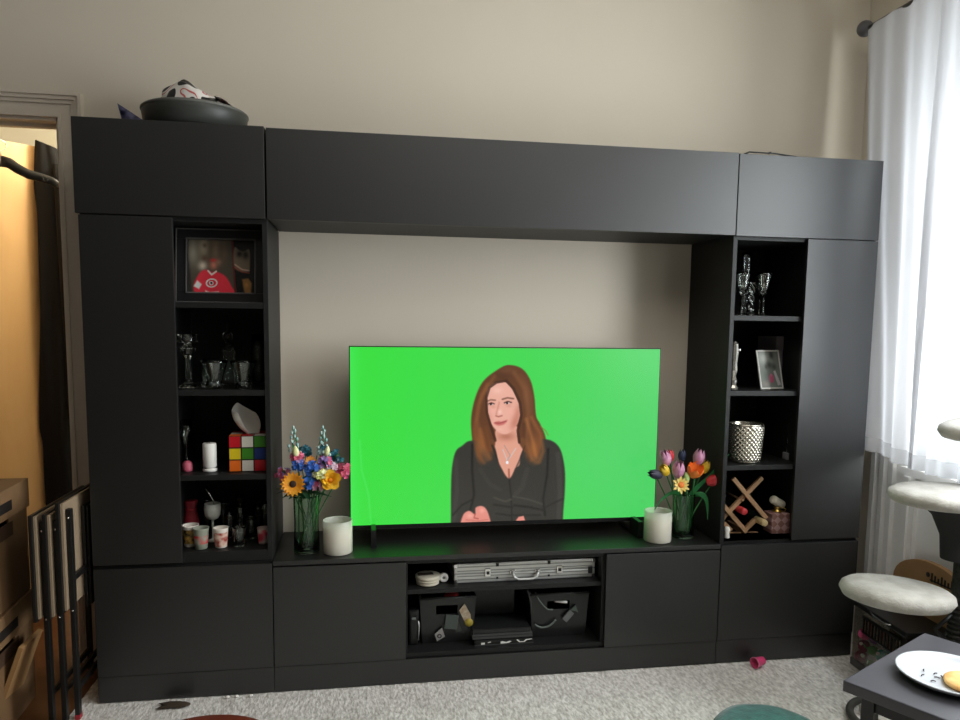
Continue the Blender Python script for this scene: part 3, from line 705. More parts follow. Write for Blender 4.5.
# ---- right tower, top shelf
z1 = SR[2]+.0012
fl_ = [(.005, .085), (.012, .095), (.022, .125), (.0285, .165), (.031, .178)]
stemglass('champagne_flute', 'flared champagne glass at far left of top right shelf', 'glass', fl_, .085, .027, (2.52, .09, z1), 'flared champagne glasses', M_glass2)
stemglass('champagne_flute', 'flared champagne glass right of the twisted candlestick', 'glass', fl_, .085, .027, (2.615, .09, z1), 'flared champagne glasses', M_glass2)
glassware('cylinder_vase', 'very tall slim clear vase behind champagne glasses', 'vase', [(.018, 0), (.02, .005), (.0205, .24), (.021, .272)], (2.598, .21, z1), None, M_glass2)
def twist(loc, h, label, r0=.014, foot=None):
    r = thing('twisted_candlestick', label, 'candlestick', loc)
    P = []
    for i in range(41):
        u = i/40; row = []
        for k in range(24):
            a = 2*PI*k/24; rr = r0*(1+.34*math.cos(3*(a+u*7)))
            row.append((rr*math.cos(a), rr*math.sin(a), .018+(h-.018)*u))
        P.append(row)
    MB().quadgrid(P, close=True).build('twisted_stem', M_glass2, r)
    if foot: MB().box(-.02, .02, -.02, .02, 0, .03, .003).build('foot', foot, r)
    else: MB().lathe([(0, 0), (.022, 0), (.022, .006), (.012, .018), (0, .018)]).build('foot', M_glass2, r)
    return r
twist((2.587, .14, z1), .14, 'twisted clear glass candlestick between the champagne glasses')
stemglass('champagne_flute', 'flared champagne glass standing behind the other two', 'glass', fl_, .085, .027, (2.672, .22, z1), 'flared champagne glasses', M_glass)

# ---- right tower, second shelf
z2r = SR[1]+.0012
go = thing('glass_figurine', 'tall silvery glass ornament at left of second right shelf', 'ornament', (2.492, .08, z2r))
MB().lathe([(0, 0), (.018, 0), (.02, .008), (.012, .02), (.014, .04), (.009, .055), (.014, .08), (.012, .11), (.016, .15), (.013, .19), (.004, .2), (0, .2)], seg=8, smooth=False).build('ornament_body', mat('smoky_silver', (190, 186, 176), .12, .75), go)
MB().ball((.017, -.005, .165), .008).build('bead', M_chrome, go)
pf = thing('picture_frame', 'white edged photo frame leaning back on second right shelf', 'picture frame', (2.632, .10, z2r), math.radians(14))
PW, PH = .125, .168; MTp = Rx(math.radians(-14)) @ Ry(math.radians(0))
shear = Matrix(((1, 0, -.16, 0), (0, 1, 0, 0), (0, 0, 1, 0), (0, 0, 0, 1)))
pm = MB()
for (a, b, c, d) in ((0, PW, 0, .006), (0, PW, PH-.006, PH), (0, .006, .006, PH-.006), (PW-.006, PW, .006, PH-.006)): pm.box(a, b, 0, .006, c, d, .001, M=MTp)
pm.build('frame_moulding', mat('frame_white', (226, 224, 218), .4), pf)
MB().box(.004, PW-.004, .003, .008, .004, PH-.004, M=MTp).build('frame_back', M_bp, pf)
MB().box(PW/2-.012, PW/2+.012, .065, .068, .0005, .1, M=Matrix.Shear('XY', 4, (0, 0))).build('easel_leg', M_bp, pf)
p2 = Paint(60, 80, (0, 0, 60, 80), (132, 138, 132))
p2.blob(16, 14, 20, 18, (206, 208, 200), .9); p2.blob(40, 8, 7, 12, (58, 58, 58), .8); p2.blob(30, 30, 10, 9, (64, 70, 66), .7); p2.blob(44, 34, 8, 8, (70, 76, 70), .7); p2.blob(20, 34, 5, 6, (80, 84, 80), .7); p2.blob(38, 20, 6, 6, (150, 160, 150), .7); p2.blob(24, 55, 14, 14, (100, 108, 104), .6)
p2.poly([(40, 44), (46, 42), (58, 74), (48, 76)], (206, 204, 206), 1); p2.blob(32, 60, 7, 10, (196, 100, 132), 1, 0, None, True); p2.blob(32, 52, 3, 4, (210, 150, 160), .8); p2.blob(14, 72, 12, 8, (170, 156, 150), .7)
picture_grid('photo', PW-.012, PH-.012, 60, 80, p2.linear(), attr_mat('photo_print', None, .25), pf, MTp @ T(.006, .0022, .006))
bx = thing('storage_box', 'dark grey card box behind the white photo frame', 'box', (2.75, .2, z2r))
MB().box(0, .155, 0, .15, 0, .2, .004).build('box', mat('grey_card', (128, 122, 124), .6), bx)
MB().box(-.002, .157, -.002, .152, .16, .222, .004).build('lid', mat('grey_card_lid', (138, 132, 134), .6), bx)
MB().box(.085, .11, -.0035, -.0018, .10, .118).box(.07, .12, -.0035, -.0018, .078, .09).build('print_mark', mat('grey_mark', (44, 46, 46), .6), bx)

# ---- right tower, third shelf: dimpled silver pot
z3r = SR[0]+.0012
dv_ = thing('silver_planter', 'dimpled silver pot on third shelf of right tower', 'pot', (2.572, .105, z3r))
P = []; NV, NU = 61, 144
for i in range(NV):
    u = i/(NV-1); row = []
    for k in range(NU):
        a = 2*PI*k/NU; r0 = .062+.011*u; 
        band = 1 if .05 < u < .95 else 0
        ph = u*7.5*PI; s_ = abs(math.cos(11*a+ph*1.0))*abs(math.cos(11*a-ph*1.0))
        rr = r0+band*.0055*s_; row.append((rr*math.cos(a), rr*math.sin(a), .004+.158*u))
    P.append(row)
pot = MB().quadgrid(P, close=True)
pot.lathe([(.0735, .16), (.074, .164), (.071, .165), (.069, .16), (.0585, .012), (0, .012)], seg=48).lathe([(0, 0), (.058, 0), (.062, .004)], seg=48)
pot.build('pot', mat('hammered_silver', (214, 208, 192), .22, .9), dv_)
twist((2.795, .13, z3r), .16, 'twisted glass candlestick with dull foot on third right shelf', .013, mat('frosted_foot', (132, 130, 132), .5))

# ---- right tower, bottom shelf: lattice rack with bottles, patterned bottle
z4r = BR+.0012
rk = thing('wine_rack', 'crossed wooden slat wine rack on bottom right shelf', 'wine rack', (2.455, .06, z4r))
M_slat = wood('pale_slat', (176, 140, 104), (146, 110, 78), (1, 1, 1), .55, 20)
def slat(a, b, y, d=.05):
    (xa, za), (xb, zb) = a, b; v = Vector((xb-xa, 0, zb-za)); n = Vector((-v.z, 0, v.x)).normalized()*.0085
    for yy in (y,): MB().prism([(xa+n.x, za+n.z), (xb+n.x, zb+n.z), (xb-n.x, zb-n.z), (xa-n.x, za-n.z)], yy, yy+.014).build('slat', M_slat, rk)
slat((.049, .255), (.209, .079), 0); slat((.009, .071), (.19, .252), .016); slat((.009, .142), (.12, .022), 0); slat((.12, .022), (.168, .068), .016); slat((.016, .064), (.05, .03), .0)
MB().tube([(.10, .007, .158), (.10, .172, .158)], .005, 8).tube([(.055, .007, .098), (.055, .172, .098)], .005, 8).tube([(.12, .007, .024), (.12, .172, .024)], .005, 8).build('dowel', M_slat, rk)
MB().box(.0, .19, .03, .045, 0, .012, .001).box(.0, .19, .14, .155, 0, .012, .001).box(.112, .128, .03, .155, .008, .03).build('foot_rail', M_slat, rk)
def wine(loc, label, capm, capn, L=.27, r=.034, tilt=0):
    b = thing('wine_bottle', label, 'bottle', loc, 0, 'bottles lying in the slat rack')
    M = Rx(-PI/2)
    MB().lathe([(0, .10), (.012, .10), (.0125, .13), (r, .155), (r, L), (r-.004, L+.006), (0, L+.004)], M=M).build('body', mat('dark_bottle_glass', (18, 22, 16), .15), b)
    MB().lathe([(0, .06), (.0135, .06), (.0145, .063), (.0145, .10), (.0128, .13)], M=M).build(capn, capm, b)
    return b
wine((2.545, -.028, z4r+.118), 'lying bottle with a red capsule in the slat rack', mat('red_foil', (188, 48, 54), .35), 'capsule', .24, .03)
wb = wine((2.64, -.028, z4r+.066), 'lying bottle with a tan cork end in the slat rack', mat('tan_cork', (190, 166, 120), .7), 'cork', .23, .03)
pb = thing('patterned_bottle', 'square pink patterned bottle with gold collar on bottom right shelf', 'bottle', (2.735, .10, z4r))
def patt():
    m = mat('quatrefoil_card', (176, 140, 138), .5); nt = m.node_tree; b = nt.nodes['Principled BSDF']
    tc = nt.nodes.new('ShaderNodeTexCoord'); mp = nt.nodes.new('ShaderNodeMapping'); mp.inputs['Rotation'].default_value = (0, math.radians(45), 0); mp.inputs['Scale'].default_value = (42, 0, 42)
    c = nt.nodes.new('ShaderNodeTexChecker'); c.inputs['Scale'].default_value = 1; c.inputs[1].default_value = (*lin((186, 150, 148)), 1); c.inputs[2].default_value = (*lin((140, 100, 92)), 1)
    nt.links.new(tc.outputs['Object'], mp.inputs[0]); nt.links.new(mp.outputs[0], c.inputs['Vector']); nt.links.new(c.outputs[0], b.inputs['Base Color']); return m
MB().box(-.043, .043, -.035, .035, 0, .096, .007).build('body', patt(), pb)
M_gold = mat('gold', (206, 172, 92), .28, .9)
MB().lathe([(.012, .096), (.022, .098), (.022, .102), (.012, .106), (.012, .112), (.017, .114), (.017, .118), (0, .118)]).tube([(.02, -.02, .1), (.026, -.024, .112), (.012, -.02, .12)], .002, 6).build('collar', M_gold, pb)
Mr = T(-.004, -.005, .140) @ Ry(math.radians(118)) @ Rx(math.radians(-18))
MB().lathe([(0, -.034), (.017, -.034), (.018, -.031), (.018, .031), (.017, .034), (0, .034)], M=Mr).build('roll_cap', mat('ivory', (222, 216, 196), .5), pb)
MB().tube([(0, 0, .115), (-.004, -.002, .135)], .006, 8).build('neck', M_gold, pb)
o = MB().lathe([(0, 0), (.010, 0), (.012, .01), (.009, .03), (.012, .045), (.008, .055), (0, .056)], c=(2.472, .035, z4r)).build('salt_shaker', M_white); tag(o, 'tiny white ornament half hidden at rack left', 'ornament')

# ================================================================== BENCH TOP: candles, vases, flowers
zt_ = ZB+.0012
M_wax = mat('cream_wax', (226, 212, 188), .5); M_jar = mat('milky_jar', (226, 216, 196), .25, coat=.3)
def jar(loc, label):
    r = thing('jar_candle', label, 'candle', loc, 0, 'white jar candles')
    MB().lathe([(0, 0), (.052, 0), (.0555, .004), (.0555, .10), (.0545, .1015), (0, .1005)], seg=36).build('wax', M_jar, r)
    MB().lathe([(.0560, .002), (.0575, .006), (.0575, .128), (.0560, .13), (.0545, .128), (.0545, .103)], seg=36).build('glass_jar', mat('frosted_glass', (232, 232, 222), .25, alpha=.38), r)
    MB().tube([(0, 0, .10), (.001, .001, .113)], .0014, 6).build('wick', M_bp, r)
    MB().lathe([(0, .1012), (.018, .1012), (.017, .1016), (0, .1016)], seg=20).build('melt_pool', mat('melt', (236, 224, 206), .15), r)
jar((.868, .085, zt_), 'white jar candle left of the television beside the mixed bouquet')
jar((2.186, .085, zt_), 'white jar candle right of the television beside the tulips')
M_vase = glass('vase_glass', (236, 248, 240), .0)
def vase(loc, r, h, label):
    return glassware('glass_vase', label, 'vase', [(r*.98, 0), (r, .004), (r*.97, h*.3), (r*.94, h*.55), (r, h*.97), (r*1.02, h)], loc, None, M_vase, .003, 32)
VL = (.748, .115, zt_); VR = (2.318, .13, zt_)
vase(VL, .05, .225, 'tall clear vase holding the mixed bouquet left of television')
vase(VR, .047, .19, 'clear vase holding tulips right of television')

M_stem = mat('stem_green', (44, 104, 50), .5); M_leaf = mat('leaf_green', (40, 118, 62), .45); M_dkleaf = mat('dark_leaf', (22, 66, 34), .5)
def stem_path(base, head, bend=.25):
    b, h = Vector(base), Vector(head); m1 = b.lerp(h, .5); m1.x = b.x+(h.x-b.x)*(.5-bend*.6); m1.y = b.y+(h.y-b.y)*(.5-bend*.6)
    out = []
    for i in range(9):
        t = i/8; out.append(b*(1-t)**2+m1*2*t*(1-t)+h*t*t)
    return out
def orient(d):
    return Vector(d).normalized().to_track_quat('Z', 'Y').to_matrix().to_4x4()
def petal(mb, L, Wd, M, cup=.3, tip=.5, n=6, w=5):
    P = []
    for i in range(n+1):
        t = i/n; row = []
        hw = Wd*.5*(math.sin(PI*min(t**.8*(.5+.5*tip)+.06, 1)))
        for j in range(w):
            s_ = (j/(w-1)*2-1); row.append(M @ Vector((s_*hw, L*t, cup*L*t*t+.18*abs(s_)*hw)))
        P.append(row)
    mb.quadgrid(P)
def flower(name, label, base, head, group, stem_r=.0022):
    r = thing(name, label, 'flower', base, 0, group)
    h = Vector(head)-Vector(base); pts = stem_path((0, 0, 0), h)
    MB().tube(pts, stem_r, 6).build('stem', M_stem, r)
    return r, h, (pts[-1]-pts[-2]).normalized()
gL = 'flowers in the mixed bouquet'; gR = 'flowers in the tulip vase'
def inv(V, k, r=.03): a = k*2.4; return (V[0]+r*math.cos(a), V[1]+r*math.sin(a), V[2]+.0085)
def daisy(label, base, head, face, R, m, mc, n=16, group=gL, cup=.15, name='daisy', cr=.32):
    r, h, d = flower(name, label, base, head, group); F = T(*h) @ orient(face); mb = MB()
    for ring, (k, s_) in enumerate(((n, 1), (n, .8))):
        for i in range(k): petal(mb, R*s_, R*.42, F @ Rz(2*PI*(i+.5*ring)/k) @ T(0, R*.12, .002*ring), cup+.15*ring, .75)
    mb.build('petals', m, r, recalc=False)
    MB().ball((0, 0, 0), (R*cr, R*cr, R*.16), 14, 7, ).build('flower_centre', mc, r).matrix_local = F @ T(0, 0, R*.08)
def rose(label, base, head, face, R, m, mc, group=gL, name='poppy'):
    r, h, d = flower(name, label, base, head, group); F = T(*h) @ orient(face); mb = MB()
    for ring, (k, s_, c) in enumerate(((5, 1, .5), (5, .75, 1.1), (4, .5, 1.8))):
        for i in range(k): petal(mb, R*s_, R*1.1*s_, F @ Rz(2*PI*(i+.4*ring)/k) @ T(0, R*.06, 0), c, .62)
    mb.build('petals', m, r, recalc=False)
    MB().ball((0, 0, 0), R*.22, 10, 7).build('flower_centre', mc, r).matrix_local = F @ T(0, 0, R*.22)
def cluster(label, base, head, R, m, m2, n=26, group=gL, name='blossom_cluster', pr=.011):
    r, h, d = flower(name, label, base, head, group); mb = MB()
    for i in range(n):
        v = Vector((rnd(-1, 1), rnd(-1, .6), rnd(-.7, .9))).normalized()*R*rnd(.65, 1.)
        F = T(*(h+v)) @ orient(v+Vector((0, -.02, .01))); mb.m(0 if random.random() < .75 else 1)
        for k in range(5): petal(mb, pr, pr*.9, F @ Rz(2*PI*k/5), .3, .7, 3, 3)
    mb.build('petals', [m, m2], r, recalc=False)
    MB().ball(tuple(h), R*.6, 8, 6).build('flower_core', M_dkleaf, r)
def spike(label, base, head, zlow, m, group=gL):
    r, h, d = flower('flower_spike', label, base, head, group, .0018); mb = MB(); 
    n = 16
    for i in range(n):
        t = i/(n-1); z = zlow+(h.z-zlow)*t; a = i*2.4; rr = .021*(1-t)+.003
        mb.ball((h.x+rr*math.cos(a), h.y+rr*math.sin(a), z), (.0062*(1-.35*t), .0062*(1-.35*t), .008), 8, 5)
    mb.build('buds', m, r)
    lf = MB()
    for i in range(7):
        t = i/7; a = i*1.9+1; lf_z = zlow-.03+(h.z-zlow)*t
        petal(lf, .034*(1-.4*t), .009, T(h.x, h.y, lf_z) @ Rz(a) @ Rx(.7), .3, .9, 4, 3)
    lf.build('leaves', M_leaf, r, recalc=False)
def bud(label, base, head, R, H, m, group=gL, name='flower_bud'):
    r, h, d = flower(name, label, base, head, group)
    MB().lathe([(0, -H*.5), (R*.7, -H*.4), (R, -.1*H), (R*.85, .2*H), (R*.35, .45*H), (0, .55*H)], seg=10, M=T(*h) @ orient(d)).build('bud', m, r)
def fm2(n, a, b=None): return mat('petal_'+n, a, .5, noise=(40, b, 1) if b else None)
MO, MY, MBl, MPk, MLa = fm2('orange', (240, 150, 28), (244, 176, 52)), fm2('yellow', (238, 178, 24), (244, 206, 70)), fm2('blue', (38, 84, 172), (60, 112, 196)), fm2('magenta', (190, 58, 104), (220, 110, 140)), fm2('lavender', (132, 104, 170), (176, 150, 196))
MCr, MTe, MDk = fm2('cream', (226, 228, 150), (240, 240, 196)), fm2('teal', (28, 86, 110), (40, 110, 128)), mat('seed_brown', (52, 34, 20), .8, bump=(200, .5))
MPale = fm2('pale_blue', (140, 186, 190), (190, 214, 206))
fy = -.02
daisy('large orange daisy with dark centre low in the mixed bouquet', inv(VL, 0), (.704, .055, .797), (-.1, -1, .15), .042, MO, MDk)
rose('yellow poppy on the right of the mixed bouquet', inv(VL, 1), (.842, .065, .806), (.15, -1, .3), .038, MY, fm2('orange2', (230, 140, 20)))
cluster('blue cornflower in the middle of the bouquet', inv(VL, 2), (.773, .07, .853), .027, MBl, MTe)
cluster('blue cornflower right beside the orange daisy', inv(VL, 3), (.762, .065, .800), .023, MBl, MTe)
cluster('blue cornflower above the orange daisy', inv(VL, 4), (.724, .08, .868), .024, MBl, MLa)
daisy('small orange daisy near the bouquet middle top', inv(VL, 5), (.768, .075, .878), (0, -1, .5), .022, fm2('amber', (226, 152, 60)), fm2('amber2', (150, 96, 40)), 10)
cluster('magenta blossom at upper left of the bouquet', inv(VL, 6), (.718, .085, .892), .022, MPk, fm2('rose', (206, 84, 110)))
cluster('magenta blossom leaning out at bouquet right edge', inv(VL, 7), (.892, .10, .836), .028, MPk, fm2('rose', (206, 84, 110)))
cluster('dull pink blossom leaning out at bouquet left edge', inv(VL, 8), (.662, .11, .826), .026, fm2('dull_pink', (150, 54, 78), (180, 96, 120)), MLa)
cluster('lavender blossom right of the small orange daisy', inv(VL, 9), (.822, .085, .874), .026, MLa, MPk)
cluster('cream blossom left of the yellow poppy', inv(VL, 10), (.806, .06, .832), .021, MCr, fm2('pale_yellow', (214, 216, 120)), 20)
cluster('white and pink blossom above the yellow poppy', inv(VL, 11), (.845, .09, .852), .019, fm2('white', (226, 220, 220), (210, 170, 190)), MLa, 20)
cluster('mauve pink blossom below the cream blossom', inv(VL, 12), (.797, .062, .790), .021, fm2('mauve', (160, 100, 130), (196, 140, 160)), MPk, 20)
spike('pale blue delphinium spike at bouquet left', inv(VL, 13), (.705, .10, 1.008), .39-.005, MPale)
spike('pale blue delphinium spike at bouquet right', inv(VL, 14), (.815, .10, 1.008), .38-.005, MPale)
bud('pale yellow bud under the left delphinium spike', inv(VL, 15), (.714, .075, .918), .013, .045, MCr)
bud('pale yellow bud under the right delphinium spike', inv(VL, 16), (.831, .08, .918), .011, .04, MCr)
cluster('deep teal blossom at the back right of the bouquet', inv(VL, 17), (.862, .12, .888), .027, MTe, fm2('deep_teal', (20, 70, 84)), 22)
cluster('deep teal blossom at the back left of the bouquet', inv(VL, 18), (.745, .13, .907), .024, MTe, fm2('deep_teal', (20, 70, 84)), 22)
cluster('pale blue blossom below the right delphinium spike', inv(VL, 19), (.812, .10, .915), .018, MPale, MTe, 16)
lf = MB()
for i in range(26):
    a = i*2.4; el = rnd(-.1, .35); F = T(VL[0]+.02*math.cos(a), VL[1]+.02*math.sin(a), zt_+.225+rnd(0, .03)) @ Rz(a) @ Rx(el)
    petal(lf, rnd(.07, .125), .028, F, -.1, .8, 5, 3)
o = lf.build('bouquet_greenery', M_dkleaf, recalc=False); tag(o, 'dark green fern leaves spreading over the rim of bouquet vase', 'leaves')

def tulip(label, base, head, d, H, R, m, open_=0., name='tulip'):
    r, h, _ = flower(name, label, base, head, gR, .003); F = T(*h) @ orient(d) @ T(0, 0, -H*.5); mb = MB()
    for ring in (0, 1):
        for k in range(3):
            a0 = 2*PI*k/3+ring*PI/3; P = []
            for i in range(9):
                t = i/8; rad = R*(math.sin(PI*(.12+.70*t))**.7)*(1-.28*t*(1-open_))*(1 if ring else .94)+open_*R*.6*t*t
                hw = 1.12*(math.sin(PI*min(.18+.78*t, .985))**.8); row = []
                for j in range(7):
                    a = a0+hw*(j/6*2-1)*.62; row.append(F @ Vector((rad*math.cos(a), rad*math.sin(a), H*t*(1-.05*abs(j/6*2-1)))))
                P.append(row)
            mb.quadgrid(P)
    mb.lathe([(0, .0), (R*.45, .003), (R*.3, .02)], seg=10, M=F)
    mb.build('bloom', m, r, recalc=False)
MMv, MDp, MRd, MOr = fm2('tulip_mauve', (186, 122, 156), (216, 160, 186)), fm2('tulip_dark', (44, 44, 62), (62, 60, 76)), fm2('tulip_red', (200, 44, 54), (222, 80, 84)), fm2('tulip_orange', (236, 106, 30), (244, 146, 66))
tulip('mauve tulip at upper left beside the television edge', inv(VR, 0), (2.214, .10, .866), (-.35, -.2, 1), .068, .029, MMv)
tulip('mauve tulip leaning forward in the middle of the vase', inv(VR, 1), (2.264, .075, .822), (-.05, -.35, 1), .074, .03, MMv)
tulip('mauve tulip at upper right above the yellow one', inv(VR, 2), (2.365, .10, .868), (.2, -.1, 1), .066, .03, MMv)
tulip('yellow tulip below the upper left mauve tulip', inv(VR, 3), (2.203, .08, .818), (-.7, -.4, .8), .056, .024, fm2('tulip_yellow', (214, 172, 30), (232, 196, 70)))
tulip('yellow tulip at right of the orange tulip', inv(VR, 4), (2.394, .10, .825), (.3, -.2, 1), .056, .024, MATS['petal_tulip_yellow'])
tulip('open orange tulip in the centre right of the vase', inv(VR, 5), (2.333, .07, .812), (.1, -.6, 1), .06, .03, MOr, .8)
tulip('dark purple tulip drooping in front of television corner', inv(VR, 6), (2.163, .08, .80), (-1, -.2, .25), .064, .024, MDp)
tulip('red tulip hanging out at far right of the vase', inv(VR, 7), (2.434, .09, .768), (1, -.3, .35), .07, .03, MRd)
tulip('dark blue tulip at the back of the tulip vase', inv(VR, 8), (2.312, .15, .866), (0, 0, 1), .05, .02, fm2('tulip_blue', (48, 56, 84)))
tulip('red tulip hidden behind the front mauve tulip', inv(VR, 9), (2.256, .15, .866), (-.1, 0, 1), .05, .022, MRd)
bud('pale green bud beside the daffodil', inv(VR, 10), (2.297, .07, .784), .014, .05, fm2('bud_green', (150, 190, 96), (180, 206, 130)), gR)
daisy('pale yellow daffodil with orange trumpet low in the vase', inv(VR, 11), (2.270, .06, .757), (-.1, -1, .25), .034, fm2('daff', (222, 186, 86), (230, 206, 120)), fm2('trumpet', (222, 120, 40)), 6, gR, .12, 'daffodil', .4)
def strap(label, pts, wd):
    n = len(pts); P = []
    pts = [Vector(p) for p in pts]; fine = []
    for i in range(n-1):
        p0, p1, p2, p3 = pts[max(i-1, 0)], pts[i], pts[i+1], pts[min(i+2, n-1)]
        for k in range(6):
            t = k/6; fine.append(.5*((2*p1)+(p2-p0)*t+(2*p0-5*p1+4*p2-p3)*t*t+(3*p1-p0-3*p2+p3)*t**3))
    fine.append(pts[-1])
    for i, p in enumerate(fine):
        d = (fine[min(i+1, len(fine)-1)]-fine[max(i-1, 0)]).normalized(); s_ = d.cross(Vector((0, 1, .2))).normalized()
        t = i/(len(fine)-1); w_ = wd*math.sin(PI*min(.25+.75*t, .99)); P.append([p-s_*w_, p+Vector((0, .006, 0)), p+s_*w_])
    o = MB().quadgrid(P).build('tulip_leaf', M_leaf, recalc=False, thick=.0008); tag(o, label, 'leaf', 'tulip leaves')
b0 = Vector(VR)+Vector((0, 0, .01))
strap('long pointed tulip leaf rising to the right', [b0+Vector((.0, .0, 0)), b0+Vector((.01, -.01, .12)), (2.345, .10, .716), (2.415, .09, .79), (2.492, .085, .878)], .012)
strap('tulip leaf drooping left towards the jar candle', [b0+Vector((-.01, 0, 0)), b0+Vector((-.02, -.015, .14)), (2.275, .09, .715), (2.235, .08, .718), (2.195, .08, .69), (2.168, .08, .65)], .010)
strap('tulip leaf bending down at right of vase', [b0+Vector((.02, 0, 0)), b0+Vector((.022, -.015, .15)), (2.365, .09, .708), (2.392, .085, .695), (2.404, .085, .655), (2.408, .085, .598)], .012)

# ================================================================== BENCH MIDDLE BAY
zs = .3712; zf = ZP+.0192
M_coast = mat('pale_stone', (206, 198, 178), .6)
def disc(loc, label, r=.05, h=.011, top=None, g='pale discs stacked in the bench'):
    t = thing('coaster', label, 'coaster', loc, 0, g)
    MB().lathe([(0, 0), (r-.003, 0), (r, .002), (r, h-.002), (r-.003, h), (0, h)], seg=32).build('disc', M_coast, t)
    if top: MB().box(-.04, .022, -.012, .014, h+.0004, h+.003, .001, M=Rz(.15)).build('dark_strip', mat('brown_strip', (62, 52, 44), .6), t)
disc((1.222, .095, zs), 'pale round coaster at bottom of the stack of three', .046)
disc((1.222, .095, zs+.0115), 'pale round coaster in the middle of the stack', .048)
disc((1.222, .095, zs+.023), 'pale round coaster with dark strip topmost of stack', .050, .014, True)
o = thing('tape_roll', 'little white roll between the coasters and silver case', 'roll', (1.287, .10, zs))
MB().lathe([(.006, -.008), (.017, -.008), (.0185, -.006), (.0185, .006), (.017, .008), (.006, .008), (.006, -.008)], M=T(0, 0, .0195) @ Rx(PI/2)).build('roll', M_white, o)
MB().lathe([(0, -.006), (.006, -.006), (.006, .006), (0, .006)], M=T(0, 0, .0195) @ Rx(PI/2)).build('hub', mat('grey_hub', (120, 120, 112), .5), o)
# silver case
cz = thing('aluminium_case', 'long silver aluminium case with handle in the bench shelf', 'case', (1.327, .075, zs), math.radians(.8))
CW, CH, CD = .590, .080, .22
MB().box(0, CW, 0, CD, 0, CH*.46, .005).build('case_base', M_silver, cz)
MB().box(0, CW, 0, CD, CH*.49, CH, .005).build('case_lid', M_silver, cz)
sm_ = MB()
for z in (.012, .026, .048, .064): sm_.box(.012, CW-.012, -.0015, .001, z, z+.004)
sm_.box(.004, CW-.004, .002, CD-.004, CH*.45, CH*.50)
sm_.build('ribs', mat('grey_aluminium', (150, 150, 146), .35, .6), cz)
cn = MB()
for x in (-.002, CW-.014):
    for z in (-.0005, CH-.0155): cn.box(x, x+.016, -.002, .016, z, z+.016, .003)
cn.build('corners', M_chrome, cz)
for x in (.125, .425): 
    lt = MB().box(x, x+.024, -.006, .001, .022, .058, .002).build('latch', M_chrome, cz)
    MB().box(x+.006, x+.018, -.009, -.0055, .034, .046, .001).build('latch_button', M_bm, lt)
for x in (.17, .386): MB().box(x, x+.012, -.003, .001, CH-.016, CH-.002).box(x+.002, x+.010, -.003, .001, .012, .02).build('hinge_clip', M_bm, cz)
hd = MB().tube([(.238, -.002, .038), (.238, -.012, .036), (.244, -.018, .020), (.262, -.02, .012), (.32, -.02, .012), (.338, -.018, .020), (.344, -.012, .036), (.344, -.002, .038)], .0055, 10).build('handle', M_silver, cz)
MB().box(.228, .25, -.004, .001, .03, .046, .002).box(.334, .356, -.004, .001, .03, .046, .002).build('handle_mount', M_chrome, hd)
MB().box(CW-.03, CW-.012, -.0045, .001, .018, .046, .001).build('side_lock', M_bm, cz)
# baskets
M_bask = mat('smoky_plastic', (24, 25, 25), .3, spec=.6)
def basket(loc, w_, d, h, label):
    r = thing('storage_basket', label, 'basket', loc, 0, 'black storage baskets in the bench'); mb = MB(); t = .004; tp = 1.10
    def wall(p, q, p2, q2, y=0):   # quads with thickness through solidify
        mb.quadgrid([[p, q], [p2, q2]], smooth=False)
    b = [(-w_/2, 0), (w_/2, 0), (w_/2, d), (-w_/2, d)]; up = [(-w_/2*tp, -.006), (w_/2*tp, -.006), (w_/2*tp, d+.006), (-w_/2*tp, d+.006)]
    mb.quadgrid([[(b[0][0], b[0][1], 0), (b[1][0], b[1][1], 0)], [(b[3][0], b[3][1], 0), (b[2][0], b[2][1], 0)]], smooth=False)
    for i in (1, 2, 3):
        j = (i+1) % 4; wall((*b[i], 0), (*b[j], 0), (*up[i], h), (*up[j], h))
    zc_ = h*.64       # front wall: with a hand hole
    f = lambda x, z: (x*(1+(tp-1)*z/h), -.006*z/h, z)
    for (xa, xb, za, zb_) in ((-w_/2, w_/2, 0, zc_), (-w_/2, -w_*.22, zc_, h*.84), (w_*.18, w_/2, zc_, h*.84), (-w_/2, w_/2, h*.84, h)):
        mb.quadgrid([[f(xa, za), f(xb, za)], [f(xa, zb_), f(xb, zb_)]], smooth=False)
    mb.build('tub', M_bask, r, thick=t)
    q = [(*p, h) for p in up]+[(*up[0], h)]
    MB().tube(q, .006, 8).build('rim', mat('grey_rim_plastic', (52, 54, 52), .4), r)
    return r
basket((1.305, .10, zf), .205, .24, .187, 'black plastic basket in the bench filled with cards and red cloth')
basket((1.772, .10, zf), .225, .24, .182, 'black plastic basket in the bench filled with cables')
# contents shown in the left basket front
o = MB().lathe([(0, 0), (.03, 0), (.036, .02), (.03, .036), (0, .04)], c=(1.325, .15, zf+.1475), seg=16, wob=lambda a, z: 1+.1*math.sin(4*a)).build('cloth_bundle', mat('red_cloth', (178, 44, 44), .8)); tag(o, 'red cloth bundle showing through the hand hole of basket', 'cloth')
o = MB().lathe([(0, 0), (.04, 0), (.05, .02), (.038, .035), (0, .045)], c=(1.32, .20, zf+.1955), seg=16, wob=lambda a, z: 1+.12*math.sin(3*a)).build('cloth_bundle', mat('brown_red_cloth', (92, 40, 30), .8)); tag(o, 'brown red cloth heaped on top of the left basket', 'cloth')
def card(name, label, cat, x, y, z, w_, h, rot, m, base=zf, th=.003, wedge=None):
    o = MB().box(-w_/2, w_/2, -th/2, th/2, -h/2, h/2, .0006).build(name, m); o.location = (x, y, z); o.rotation_euler = (math.radians(-3), rot, 0); tag(o, label, cat); return o
def tag_card(o): return o
c1 = thing('sticker_card', 'pale folded card with yellow seal tucked at front of the left basket', 'card', (1.376, .087, zf+.105), 0)
